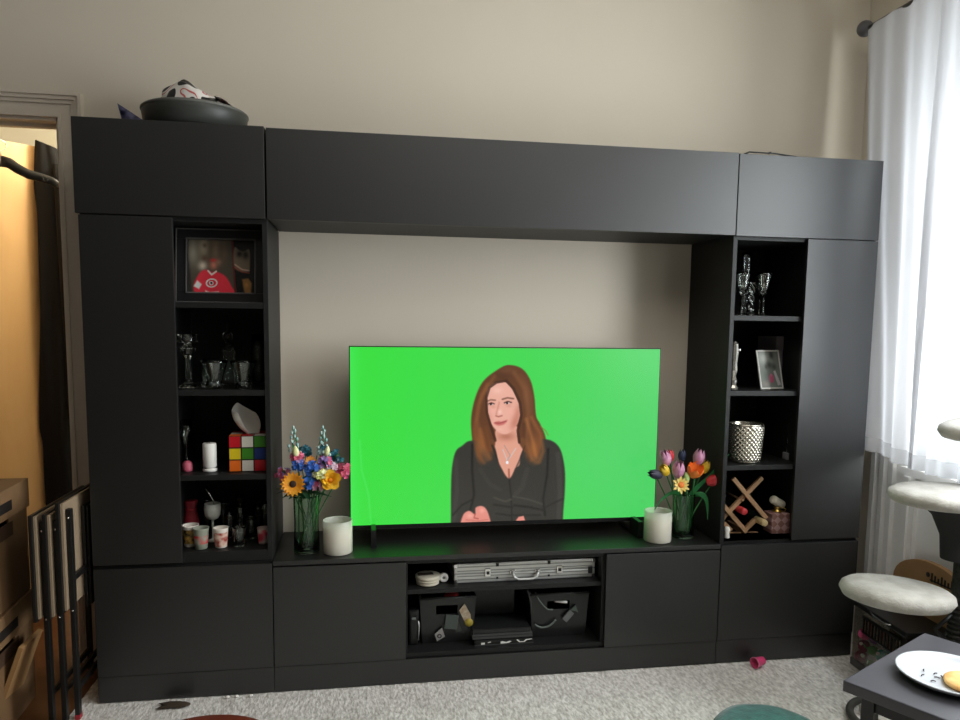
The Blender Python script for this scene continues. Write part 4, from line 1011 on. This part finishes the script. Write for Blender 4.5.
MB().prism([(-.026, .03), (-.004, .058), (.020, .012), (.026, -.02), (.004, -.034)], -.001, .001).build('card', mat('card_pale', (176, 164, 140), .6, noise=(60, (150, 128, 104), 1)), c1)
MB().lathe([(0, 0), (.017, 0), (.017, .003), (0, .003)], M=T(.014, -.001, -.022) @ Rx(PI/2)).build('seal', mat('seal_yellow', (158, 140, 52), .5), c1)
c2 = thing('photo_card', 'small square white tag card leaning on left basket front', 'card', (1.272, .083, zf+.038), 0)
MB().prism([(-.012, -.026), (.02, -.008), (.008, .03), (-.022, .004)], -.001, .001).build('card', mat('card_grey', (140, 136, 132), .6), c2)
MB().lathe([(.005, 0), (.009, 0), (.009, .001), (.005, .001), (.005, 0)], M=T(-.002, -.0015, -.004) @ Rx(PI/2)).build('ring_mark', mat('mark_dark', (60, 56, 58), .6), c2)
o = MB().box(-.012, .012, -.002, .002, -.034, .034, .001).box(-.0125, -.0105, -.0028, .002, -.035, .035).build('black_box', mat('dark_case', (30, 34, 32), .3, spec=.7)); o.location = (1.338, .085, zf+.078); o.rotation_euler = (0, -.35, 0); tag(o, 'flat dark cartridge between the cards of left basket', 'cartridge')
o = MB().box(-.026, .026, -.003, .003, -.03, .03, .002).build('game_case', mat('grey_sleeve', (66, 72, 68), .35)); o.location = (1.318, .083, zf+.09); o.rotation_euler = (0, .12, 0); tag(o, 'grey plastic sleeve in the middle of left basket front', 'sleeve')
# headset-like tall black bits at left of the left basket
hp = thing('game_controller', 'black handheld device standing left of the card basket', 'controller', (1.166, .085, zf))
MB().box(-.018, .018, 0, .05, 0, .12, .008).box(-.022, .022, .005, .045, .10, .145, .01).build('body', M_bp, hp)
MB().tube([(.0185, .0, .02), (.0215, -.002, .08), (.0185, .0, .10)], .0025, 6).build('silver_edge', M_silver, hp)
MB().box(-.008, .008, -.003, .0, .108, .116, .001).build('label_light', mat('dull_white', (120, 124, 120), .5), hp)
# middle stack
def slab(name, label, cat, x0, x1, y0, y1, z0, h, m, rz=0, bev=.003, group=None):
    r = thing(name, label, cat, ((x0+x1)/2, (y0+y1)/2, z0), rz, group)
    MB().box((x0-x1)/2, (x1-x0)/2, (y0-y1)/2, (y1-y0)/2, 0, h, bev).build('body', m, r); return r
M_dk = mat('dark_plastic', (30, 31, 31), .35); M_dk2 = mat('dark_grey_plastic', (64, 65, 63), .4)
r = slab('media_player', 'black device with white printed marks lowest of the central stack', 'media player', 1.408, 1.652, .045, .27, zf, .022, M_bp)
wm = MB()
for (x0, x1, pts) in ((0, 0, [(-.095, .004), (-.08, .004), (-.08, .012), (-.095, .012)]), (0, 0, [(-.068, .010), (-.055, .012), (-.055, .015), (-.068, .013)]), (0, 0, [(-.015, .004), (.02, .006), (.03, .012), (.022, .014), (.008, .010), (-.008, .014), (-.015, .012)]), (0, 0, [(.05, .016), (.062, .006), (.084, .006), (.095, .014), (.115, .016), (.115, .018), (.09, .017), (.08, .009), (.066, .009), (.056, .018)])):
    wm.prism(pts, -.1138, -.1128)
wm.build('printed_marks', M_white, r)
MB().box(-.122, .122, -.1150, -.108, -.0002, .0035).build('grey_foot_edge', M_dk2, r)
r = slab('game_console', 'dark grey flat box second in the central stack', 'box', 1.398, 1.648, .05, .27, zf+.0232, .02, M_dk2, .01)
MB().box(-.122, .122, -.1115, -.109, .012, .0145).build('slot', M_bp, r)
r = slab('laptop', 'black closed laptop third in the central stack', 'laptop', 1.402, 1.642, .055, .27, zf+.0444, .018, M_dk, -.01)
MB().box(-.12, .12, -.1085, -.10, .0182, .021, .0008).build('lid', M_bp, r)
r = slab('black_board', 'black panel leaning upright behind the stacked devices', 'panel', 1.416, 1.604, .20, .214, zf+.066, .15, M_bp)
MB().box(-.094, .094, -.009, -.007, .118, .15, .001).build('header_strip', mat('dull_strip', (58, 60, 56), .5), r)
r.rotation_euler = (math.radians(0), 0, 0)
# cables in the right basket
def cable(label, pts, rr, m):
    P_ = [Vector(p) for p in pts]; fine = []
    for i in range(len(P_)-1):
        p0, p1, p2, p3 = P_[max(i-1, 0)], P_[i], P_[i+1], P_[min(i+2, len(P_)-1)]
        for k in range(6): t = k/6; fine.append(.5*((2*p1)+(p2-p0)*t+(2*p0-5*p1+4*p2-p3)*t*t+(3*p1-p0-3*p2+p3)*t**3))
    fine.append(P_[-1]); o = MB().tube(fine, rr, 6).build('cable', m); tag(o, label, 'cable', 'cables in the right bench basket')
M_cab = mat('grey_cable', (96, 104, 98), .45)
X0, Y0 = 1.765, .085
cable('grey cable curving down from the upper left of right basket', [(X0-.095, Y0+.02, zf+.19), (X0-.085, Y0-.002, zf+.165), (X0-.05, Y0-.002, zf+.125), (X0-.025, Y0-.002, zf+.12)], .0034, M_cab)
cable('grey cable looping low on the right basket front', [(X0-.1, Y0, zf+.06), (X0-.075, Y0-.001, zf+.046), (X0-.04, Y0-.001, zf+.05), (X0-.01, Y0, zf+.075)], .004, M_cab)
cable('thin black cable hanging at left of the right basket', [(X0-.135, Y0+.06, zf+.205), (X0-.13, Y0+.01, zf+.2), (X0-.118, Y0, zf+.15), (X0-.112, Y0+.02, zf+.1)], .004, M_dk2)
o = MB().box(-.024, .024, -.004, .004, -.013, .013, .002).build('usb_adapter', mat('grey_adapter', (98, 100, 98), .4)); o.location = (X0+.04, Y0-.004, zf+.09); o.rotation_euler = (0, -.85, 0); tag(o, 'grey rectangular adapter on the right basket front', 'adapter')
o = MB().prism([(-.02, 0), (.004, .02), (.016, -.012), (.004, -.004)], -.003, .003).build('cable_plug', mat('grey_green_plug', (78, 88, 80), .4)); o.location = (X0+.068, Y0-.003, zf+.115); tag(o, 'grey triangular plug beside the adapter', 'plug')
o = MB().lathe([(0, 0), (.007, 0), (.007, .05), (.005, .055), (0, .056)], seg=12, M=Ry(math.radians(100))).build('silver_pen', M_silver); o.location = (X0-.012, Y0+.018, zf+.150); tag(o, 'short silver tube seen in the hand hole of right basket', 'tube')

# ================================================================== LEFT: boxes, tray tables, coat, hanger
M_card = mat('cardboard', (124, 94, 62), .8, noise=(5, (114, 84, 54), 3))
M_hole = mat('hole_shade', (24, 16, 10), .9)
def carton(z0, label):
    r = thing('cardboard_box', label, 'box', (-.262, .125, z0), math.radians(3), 'cardboard boxes by the doorway')
    w_, d, h = .42, .44, .412; t = .006; mb = MB()
    # side wall x=0 with the cut-out hand hole, other walls, bottom
    y0, y1 = -.29, -.16; za, zb_ = .285, .315
    for (a, b, c, e) in ((-d, y0, 0, h), (y1, 0, 0, h), (y0, y1, 0, za), (y0, y1, zb_, h)): mb.box(-t, 0, a, b, c, e)
    mb.box(-w_, -w_+t, -d, 0, 0, h).box(-w_+t, -t, -d, -d+t, 0, h).box(-w_+t, -t, -t, 0, 0, h).box(-w_+t, -t, -d+t, -t, 0, t)
    mb.build('carton', M_card, r)
    lid = MB().box(-w_-.006, .008, -d-.006, .006, h-.10, h+.004)
    lid.build('lid', mat('cardboard_lid', (136, 104, 70), .8, noise=(5, (124, 94, 62), 3)), r)
    MB().box(.0075, .0095, -.30, -.15, h-.075, h-.04, .0005).build('hand_hole_shade', M_hole, r)  # dark plate on the solid lid, stands for the shade in a hand hole
    MB().box(-.001, .0015, -.33, -.13, h-.17, h-.12, .0005).build('printed_band', mat('brown_print', (70, 48, 30), .8), r)
carton(-.013, 'cardboard box with lid, lower of the two by the doorway')
carton(.409, 'cardboard box with lid, upper of the two by the doorway')
o = MB().box(-.008, .008, -.16, .0, 0, .32, .001, M=Rx(math.radians(0)) @ Ry(math.radians(20))).build('cardboard_flap', mat('kraft_board', (158, 120, 76), .8)); o.location = (-.300, .02, -.011); tag(o, 'narrow brown board leaning beside the lower cardboard box', 'board')
# folded tray tables
M_tray = mat('tray_black', (20, 19, 18), .45); M_traytan = mat('tray_tan', (152, 132, 108), .6)
def traytable(x, y, label, tan, h1=.755, zlo=.385, lean=.0):
    r = thing('folding_tray_table', label, 'folding table', (x, y, -.0005), 0, 'folded tray tables')
    MB().box(-.008, .004, 0, .48, zlo, h1, .002).build('tray', M_tray, r)
    MB().box(.0045, .012, .012, .47, zlo+.008, h1-.006).build('tray_underside', M_traytan if tan else M_tray, r)
    for yy in (.03, .40):
        lg = MB().box(.014, .030, yy, yy+.024, 0.001, h1-.03, .002).build('leg', M_tray, r)
        MB().lathe([(0, 0), (.004, 0), (.003, .002), (0, .0025)], seg=10, M=T(.022, yy, h1-.06) @ Rx(PI/2)).build('rivet', M_chrome, lg)
        MB().lathe([(0, 0), (.004, 0), (.003, .002), (0, .0025)], seg=10, M=T(.022, yy, zlo+.0) @ Rx(PI/2)).build('rivet', M_chrome, lg)
    for zz in (.10, .5): MB().box(.016, .028, .05, .40, zz, zz+.02, .002).build('crossbar', M_tray, r)
    return r
traytable(-.130, -.165, 'leftmost of the folded black tray tables', True)
traytable(-.093, -.15, 'second folded black tray table from the left', True)
traytable(-.056, -.135, 'third folded tray table from left with tall tan panel', True, .79, .40)
MB().box(.0135, .0305, .029, .056, .0, .018, .001).build('foot_cap', mat('red_cap', (150, 30, 44), .5), [o_ for o_ in COL.objects if o_.get('label', '').startswith('third folded')][0])
traytable(-.0335, .03, 'folded black tray table nearest the tower', False, .74, .36)
# coat hanging on the door edge
def coatf(u, v):
    z = 2.205-1.78*u; a = 2*PI*v
    half = (.05+.036*min(1, u*9)+.012*u) * (1 if u < .76 else .86); dep = .030+.02*min(1, u*5)
    fold = 1+.10*math.sin(5*a+u*3)+.05*math.sin(9*a-u*7)
    cx = -.455+.030*min(1, u*6)-.018*u+.005*math.sin(u*6)
    return (cx+half*math.cos(a)*fold, .975+dep*math.sin(a)*fold, z-(.02*math.cos(a)*(1-min(1, u*6)))-(.035*math.cos(a) if u > .97 else 0))
ct = thing('coat', 'black coat hanging over the edge of the open wooden door', 'coat', (0, 0, 0))
rows = crumple(40, 49, coatf); 
M_cloth = mat('black_wool', (11, 10, 10), .9, noise=(20, (15, 13, 13), 2), bump=(150, .2))
cb_ = MB().quadgrid([r_[:-1] for r_ in rows], close=True)
cb_.build('coat_body', M_cloth, ct, sub=1)
slv = []
for i in range(14):
    t = i/13; slv.append((-.390+.016*math.sin(PI*t*.8)-.004*t, .94, 2.11-1.1*t))
MB().tube(slv, [.03+.008*math.sin(PI*min(t_/13*1.3, 1)) for t_ in range(14)], 12).build('sleeve', M_cloth, ct)
hg = thing('clothes_hanger', 'black plastic clothes hanger hooked on top of the wooden door', 'hanger', (-.578, .80, 2.06), math.radians(12))
def bar(pts, w0, w1):
    P_ = [Vector(p) for p in pts]; n = len(P_)
    return MB().tube(P_, [w0+(w1-w0)*i/(n-1) for i in range(n)], 10, flat=2.4)
arm = [(0, 0, .03), (.03, 0, .024), (.06, 0, .003), (.10, 0, -.018), (.15, 0, -.028), (.19, 0, -.04), (.222, -.006, -.062)]
b_ = bar(arm, .0105, .007); b_.tube([(-x, y, z) for x, y, z in arm], [.0105-.0035*i/6 for i in range(7)], 10, flat=2.4); b_.ball((0, 0, .03), (.018, .008, .016))
b_.build('shoulders', M_bp, hg)
hk = [(0, 0, .036), (0, 0, .07)]+[(.020*math.sin(t)+.0, .012*math.sin(t), .098-.022*math.cos(t)) for t in np.linspace(.3, 4.2, 12)]
MB().tube(hk, .0025, 8).build('hook', M_chrome, hg)
MB().tube([(.155, -.008, -.028), (.16, -.008, -.044), (.172, -.008, -.044), (.175, -.008, -.033)], .003, 6).build('notch_clip', M_bp, hg)

# ================================================================== FLOOR OBJECTS
pc = thing('plastic_cup', 'little pink cup lying on the carpet before the right base cabinet', 'cup', (2.595, -.05, .0225), math.radians(20))
Mc = Ry(math.radians(90))
MB().lathe([(0, .048), (.0165, .048), (.017, .045), (.0215, 0), (.0225, -.002), (.0205, -.002), (.0155, .044), (0, .044)], M=Mc @ T(0, 0, -.022), seg=24).build('cup', mat('pink_plastic', (222, 70, 122), .35), pc)
MB().lathe([(.0213, .0), (.0235, .0), (.0235, -.0035), (.0213, -.0035)], M=Mc @ T(0, 0, -.022), seg=24).build('rim', mat('pale_pink', (236, 130, 166), .35), pc)
def lump(u, v): return (.1*u+.02*math.sin(3*v), .05*v*(1-.4*abs(u-.4)), .010*math.sin(PI*u)*math.sin(PI*v)+.003*mnoise.noise((u*6, v*6, 0))+.002)
o = MB().quadgrid(crumple(12, 8, lump)).build('fabric_scrap', mat('olive_cloth', (58, 48, 36), .9), thick=.002); o.location = (.215, -.072, .001); tag(o, 'dark brown scrap on carpet in front of left base cabinet', 'scrap')
for i, (x, y, lb) in enumerate(((.46, -.018, 'white paper crumb leftmost along the base of the unit'), (.493, -.016, 'white paper crumb in the middle of the three by unit'), (.545, -.018, 'white paper crumb rightmost along the base of unit'))):
    o = MB().ball((0, 0, .004), (.009, .006, .005), 7, 5).build('paper_crumb', M_white); o.location = (x, y, .0); tag(o, lb, 'crumb', 'white crumbs by the unit')
st_ = thing('round_stool', 'round reddish brown stool top at the bottom of the view', 'stool', (.60, -1.165, 0))
MB().lathe([(0, .425), (.18, .425), (.192, .43), (.195, .44), (.19, .449), (.18, .452), (0, .452)], seg=56).build('seat', wood('red_brown_wood', (112, 50, 34), (88, 36, 24), (1, .2, 1), .3, 8), st_)
for k in range(4):
    a = PI/4+k*PI/2; MB().tube([(.15*math.cos(a), .15*math.sin(a), .427), (.17*math.cos(a), .17*math.sin(a), .0)], [.016, .012], 10).build('leg', MATS['red_brown_wood'], st_)
po = thing('floor_cushion', 'round teal cushion on the carpet at the bottom of view', 'cushion', (2.325, -.60, 0))
MB().lathe([(0, 0), (.16, 0), (.182, .015), (.188, .035), (.18, .055), (.15, .066), (.08, .069), (0, .066)], seg=40, wob=lambda a, z: 1+.01*math.sin(8*a)).build('cover', mat('teal_plush', (54, 118, 108), .9, noise=(30, (38, 92, 86), 3), bump=(120, .5), sheen=.4), po)
MB().tube([(.188*math.cos(t), .188*math.sin(t), .034) for t in np.linspace(0, 2*PI, 49)], .005, 6, cap=False).build('piping', mat('dark_teal', (30, 84, 80), .8), po)

# ---- side table with plate and pancake
TT = .5
tA, tdir = Vector((2.194, -1.115)), math.radians(28.6)
sd = thing('side_table', 'dark grey square side table at lower right', 'table', (tA.x, tA.y, 0), tdir)
TL_ = .503
MB().box(0, TL_, -TL_, 0, TT-.03, TT, .004).build('tabletop', mat('charcoal_top', (66, 65, 70), .38, noise=(4, (72, 71, 76), 2)), sd)
for (x, y) in ((.05, -.05), (TL_-.05, -.05), (.05, -TL_+.05), (TL_-.05, -TL_+.05)): MB().box(x-.016, x+.016, y-.016, y+.016, .001, TT-.03, .002).build('leg', M_bm, sd)
MB().box(.05, TL_-.05, -.058, -.042, TT-.075, TT-.03).box(.05, TL_-.05, -TL_+.042, -TL_+.058, TT-.075, TT-.03).box(.042, .058, -TL_+.05, -.05, TT-.075, TT-.03).build('apron', M_bm, sd)
pl_ = thing('dinner_plate', 'white round plate on the side table', 'plate', (2.472, -1.158, TT+.0008))
MB().lathe([(0, 0), (.075, 0), (.085, .003), (.118, .012), (.1275, .020), (.128, .023), (.124, .0235), (.112, .016), (.085, .008), (.07, .006), (0, .006)], seg=56).build('plate', mat('white_china', (198, 201, 206), .25, coat=.4), pl_)
pk = thing('pancake', 'golden pancake on the white plate', 'pancake', (2.505, -1.215, TT+.0075))
def cakem():
    m = mat('pancake_gold', (222, 160, 84), .7, noise=(24, (238, 196, 130), 3), bump=(50, .5, .003)); return m
MB().lathe([(0, 0), (.066, 0), (.076, .003), (.079, .008), (.075, .012), (.06, .014), (0, .014)], seg=36, wob=lambda a, z: 1+.04*math.sin(3*a)+.02*math.sin(7*a)).build('cake', cakem(), pk)
for i, (x, y, r_) in enumerate(((-.055, .015, .4), (-.052, -.018, -.3), (-.03, .04, .9), (-.015, .018, .2), (-.028, -.002, -.8), (-.01, .0, 1.4))):
    o = MB().tube([(-.006, 0, .0), (0, .0015, .0012), (.006, 0, 0)], .0015, 6).build('crumb', mat('dark_crumb', (42, 36, 36), .8)); o.location = (2.462+x, -1.152+y, TT+.0098); o.rotation_euler = (0, 0, r_)
    tag(o, 'dark crumb scattered on the bare part of the white plate', 'crumb', 'dark crumbs on the plate')
# curved base of something under the table
o = thing('floor_ring', 'dark curved ring standing under the side table', 'ring', (2.86, -.53, 0))
MB().tube([(.155*math.cos(t), .155*math.sin(t), .014) for t in np.linspace(0, 2*PI, 61)], .014, 10, cap=False, flat=.9).build('ring', mat('grey_band', (64, 62, 58), .5), o)
MB().box(-.15, .15, -.012, .012, .004, .022, .002).build('crossbar', MATS['grey_band'], o)

# ---- cat tree
def plush():
    return mat('pale_plush', (200, 196, 188), .95, noise=(16, (174, 169, 160), 4), bump=(140, .7, .004), sheen=.3)
ctx, cty = 3.075, -.56
cat_ = thing('cat_tree', 'cat tree with pale plush platforms and dark post by the curtain', 'cat tree', (ctx, cty, 0))
def plat(cx, cy, z, a, b, rot, th=.055, tilt=(0, 0), name='platform'):
    M = T(cx-ctx, cy-cty, z) @ Rz(rot) @ Ry(tilt[0]) @ Rx(tilt[1]) @ Matrix.Diagonal((a, b, 1, 1))
    MB().lathe([(0, -th*.5), (.80, -th*.5), (.93, -th*.36), (1., -.0), (.97, th*.28), (.88, th*.46), (.6, th*.52), (0, th*.5)], seg=48, M=M).build(name, plush(), cat_)
plat(2.802, -.55, .492, .186, .138, math.radians(-20), .062, (math.radians(3), 0))
plat(2.925, -.60, .845, .19, .165, math.radians(0), .05)
plat(3.06, -.60, 1.075, .15, .14, 0, .052, (math.radians(-6), 0))
pst = MB().tube([(0, 0, .03), (0, 0, 1.06)], .05, 20)
pst.build('post', mat('dark_sisal', (38, 37, 36), .9, noise=(60, (62, 60, 57), 2), bump=(160, .9, .004)), cat_)
P_ = [(.052*math.cos(t), .052*math.sin(t), .05+.40*t/(2*PI*22)) for t in np.linspace(0, 2*PI*22, 22*16)]
MB().tube(P_, .0055, 5).build('rope', mat('grey_rope', (62, 60, 58), .9, bump=(200, .6)), cat_)
MB().lathe([(.05, .62), (.056, .70), (.085, .77), (.13, .815), (.135, .822), (0, .822)], seg=24, M=T(2.955-ctx+.04, -.585-cty, 0)).build('bracket', mat('dark_felt', (46, 45, 46), .9), cat_)
MB().box(-.30, .06, -.2, .13, .0005, .03, .008).build('base', plush(), cat_)
MB().tube([(-.03, 0, .43), (-.12, .0, .36), (-.04, 0, .28)], .008, 8).build('brace', M_bm, cat_)

# ---- toy bin, toys, cardboard behind
bn = thing('toy_bin', 'clear plastic bin with black lid full of cat toys', 'bin', (2.995, -.235, 0), math.radians(-4))
M_film = film('clear_bin_plastic', (238, 236, 230), .2, .14)
bw_, bd, bh = .172, .33, .268
MB().box(0, bw_, -bd/2, bd/2, .002, .006).box(0, .003, -bd/2, bd/2, .006, bh).box(bw_-.003, bw_, -bd/2, bd/2, .006, bh).box(.003, bw_-.003, -bd/2, -bd/2+.003, .006, bh).box(.003, bw_-.003, bd/2-.003, bd/2, .006, bh).build('tub', M_film, bn)
MB().box(-.006, bw_+.006, -bd/2-.006, bd/2+.006, bh-.012, bh+.008, .003).build('lid', M_bp, bn)
gr = MB()
gr.box(-.006, -.002, -.13, .10, .225, .238, .001).box(-.006, -.002, -.13, .10, .165, .172, .001)
for i in range(12): y = -.128+.0195*i; gr.box(-.006, -.002, y, y+.007, .17, .23)
gr.build('grille', M_bp, bn)
MB().box(.0035, .0045, -.125, .095, .168, .228).build('label_card', mat('label_pale', (226, 206, 190), .6, noise=(25, (214, 160, 150), 1)), bn)
MB().box(-.004, .0, -bd/2, bd/2, .0, .03, .001).build('base_band', mat('grey_band2', (84, 82, 78), .5), bn)
MB().tube([(-.008, .05, bh+.004), (-.014, .02, bh+.0), (-.012, -.05, bh-.004), (-.006, -.08, bh+.002)], .003, 6).build('bail_wire', M_chrome, bn)
cols = [('pink', (226, 84, 142)), ('green', (92, 150, 84)), ('purple', (140, 96, 160)), ('white', (216, 212, 206)), ('teal', (70, 168, 156)), ('wine', (140, 44, 78)), ('yellow', (206, 196, 120)), ('grey', (122, 120, 118))]
spots = [(3.025, -.12, .148, .026, 0), (3.03, -.17, .035, .028, 1), (3.025, -.225, .10, .026, 4), (3.03, -.10, .04, .028, 5), (3.03, -.18, .098, .03, 1), (3.03, -.24, .04, .028, 3), (3.035, -.30, .045, .028, 7), (3.03, -.285, .105, .026, 6), (3.025, -.175, .155, .024, 2), (3.032, -.11, .092, .026, 5), (3.028, -.225, .155, .022, 3), (3.10, -.14, .04, .032, 3), (3.10, -.24, .04, .03, 0), (3.10, -.19, .10, .03, 4)]
where = ['high at the far end', 'at the bottom near the far end', 'at mid height near the middle', 'at the bottom of the far end', 'in the middle of the pile', 'at the bottom near the middle', 'at the bottom of the near end', 'at mid height at the near end', 'on top of the pile', 'at mid height at the far end', 'on top near the middle', 'at the bottom right behind', 'at the bottom behind near end', 'at mid height behind']
for i, (x, y, z, r_, c) in enumerate(spots):
    t = thing('cat_toy', '%s cat toy in the clear bin, %s' % (cols[c][0], where[i]), 'toy', (x, y, z), rnd(0, 3), 'cat toys in the clear bin')
    mm = mat('toy_'+cols[c][0], cols[c][1], .75, bump=(120, .4))
    if i % 3 == 0: MB().ball((0, 0, 0), (r_, r_*.9, r_*.95), 12, 8).build('toy_body', mm, t)
    elif i % 3 == 1: MB().ball((0, 0, 0), (r_*1.15, r_*.7, r_*.7), 12, 8).tube([(r_, 0, 0), (r_*1.5, .005, .004), (r_*1.9, 0, .01)], .003, 6).build('toy_body', mm, t)
    else: MB().ball((0, 0, 0), (r_*.9, r_*.8, r_*1.1), 8, 6).build('toy_body', mm, t)
    MB().ball((-r_*.7, 0, r_*.5), r_*.3, 8, 6).build('toy_tuft', mat('toy_white', (216, 212, 206), .75), t)
kb = thing('cardboard_scratcher', 'brown cardboard sheet with rounded top leaning behind the toy bin', 'cardboard', (3.19, -.27, -.0005), 0)
pro = [(-.20, .0), (.20, 0), (.20, .38)]+[(.20*math.cos(t), .38+.115*math.sin(t)) for t in np.linspace(.15, PI-.15, 14)]+[(-.20, .38)]
Mk = Rz(PI/2)
MB().prism(pro, -.012, .012, M=Rz(math.radians(-90)) @ T(0, 0, 0)).build('sheet', mat('kraft_brown', (166, 128, 88), .8, noise=(6, (154, 116, 78), 3)), kb)
lg_ = MB()
for i in range(9):
    y = -.145+.0165*i; h0 = .018+.006*((i*7) % 3); lg_.box(-.0135, -.0118, y, y+.008, .428-h0*.2, .428+h0)
lg_.box(-.0135, -.0118, -.145, -.0, .425, .431).lathe([(0, 0), (.010, 0), (.010, .0015), (0, .0015)], seg=12, M=T(-.0118, .012, .445) @ Ry(-PI/2)).build('printed_mark', mat('black_print', (30, 28, 30), .7), kb)

# ================================================================== CURTAINS
rd = thing('curtain_rod', 'dark metal curtain rod with round end knob above the window', 'curtain rod', (3.125, 0, 2.70))
M_rod = mat('rod_metal', (92, 90, 88), .4, .5)
MB().tube([(0, .262, 0), (0, -1.9, 0)], .010, 12).build('rod', M_rod, rd)
MB().ball((0, .262, .006), .034, 18, 12).build('end_knob', mat('knob_metal', (96, 96, 98), .5, .1), rd)
for y in (.19, -1.85): MB().tube([(0, y, 0), (.06, y, 0), (.119, y, -.0)], .006, 8).box(.108, .119, y-.015, y+.015, -.03, .03, .002).build('rod_bracket', M_rod, rd)
def sheer():
    m = bpy.data.materials.new('sheer_white'); m.use_nodes = True; nt = m.node_tree; nt.nodes.clear()
    o = nt.nodes.new('ShaderNodeOutputMaterial'); d = nt.nodes.new('ShaderNodeBsdfDiffuse'); d.inputs[0].default_value = (.86, .85, .86, 1)
    t = nt.nodes.new('ShaderNodeBsdfTranslucent'); t.inputs[0].default_value = (.44, .445, .465, 1)
    tr_ = nt.nodes.new('ShaderNodeBsdfTransparent'); tr_.inputs[0].default_value = (1, 1, 1, 1)
    m1 = nt.nodes.new('ShaderNodeMixShader'); m1.inputs[0].default_value = .5; m2 = nt.nodes.new('ShaderNodeMixShader'); m2.inputs[0].default_value = .008
    tc = nt.nodes.new('ShaderNodeTexCoord'); wv = nt.nodes.new('ShaderNodeTexNoise'); wv.inputs['Scale'].default_value = 260
    bp = nt.nodes.new('ShaderNodeBump'); bp.inputs['Strength'].default_value = .15; bp.inputs['Distance'].default_value = .002
    nt.links.new(tc.outputs['Object'], wv.inputs['Vector']); nt.links.new(wv.outputs['Fac'], bp.inputs['Height']); nt.links.new(bp.outputs[0], d.inputs['Normal'])
    nt.links.new(d.outputs[0], m1.inputs[1]); nt.links.new(t.outputs[0], m1.inputs[2]); nt.links.new(m1.outputs[0], m2.inputs[1]); nt.links.new(tr_.outputs[0], m2.inputs[2]); nt.links.new(m2.outputs[0], o.inputs[0])
    return m
M_sheer = sheer()
def curtain(label, ytop, ybot, ztop, zbot, seed, folds, amp=.02):
    """ytop, ybot: (far, near) ends at rod and hem; zbot: hem height at far and near end"""
    r = thing('curtain', label, 'curtain', (3.125, 0, 0), 0, 'white sheer curtains'); P = []
    NU, NV = 90, 60
    for i in range(NV+1):
        u = i/NV; row = []
        for j in range(NU+1):
            v = j/NU; y = (ytop[0]*(1-v)+ytop[1]*v)*(1-u)+(ybot[0]*(1-v)+ybot[1]*v)*u
            zb_ = zbot[0]*(1-v)+zbot[1]*v; z = ztop*(1-u)+zb_*u
            f = math.sin(folds*2*PI*(v+.05*math.sin(3*u+seed)))*.6+math.sin(folds*2*PI*.47*v+seed+u*1.2)*.6+.35*mnoise.noise((v*6, u*2.2, seed))
            pinch = 1-.25*math.exp(-u*10)
            row.append((amp*f*pinch*(.5+.7*u)-.012*(1-u)-.016*u, y, z))
        P.append(row)
    MB().quadgrid(P).build('cloth', M_sheer, r, recalc=False)
    hem = [[tuple(Vector(p)+Vector((-.0022, 0, .0))) for p in P[k]] for k in (NV-2, NV)]
    MB().quadgrid(hem).build('hem', M_hem, r, recalc=False)
    return r
M_hem = bpy.data.materials.new('sheer_hem'); M_hem.use_nodes = True
nt = M_hem.node_tree; bs_ = nt.nodes['Principled BSDF']; bs_.inputs['Base Color'].default_value = (.86, .86, .87, 1); bs_.inputs['Alpha'].default_value = .35; bs_.inputs['Roughness'].default_value = .9
curtain('white sheer curtain panel nearest the wall unit', (.236, -.215), (.10, -.215), 2.700, (.905, .862), 1.3, 4, .017)
curtain('white sheer curtain panel behind the cat tree', (-.20, -.60), (-.19, -.56), 2.700, (.86, .86), 4.1, 5, .018)
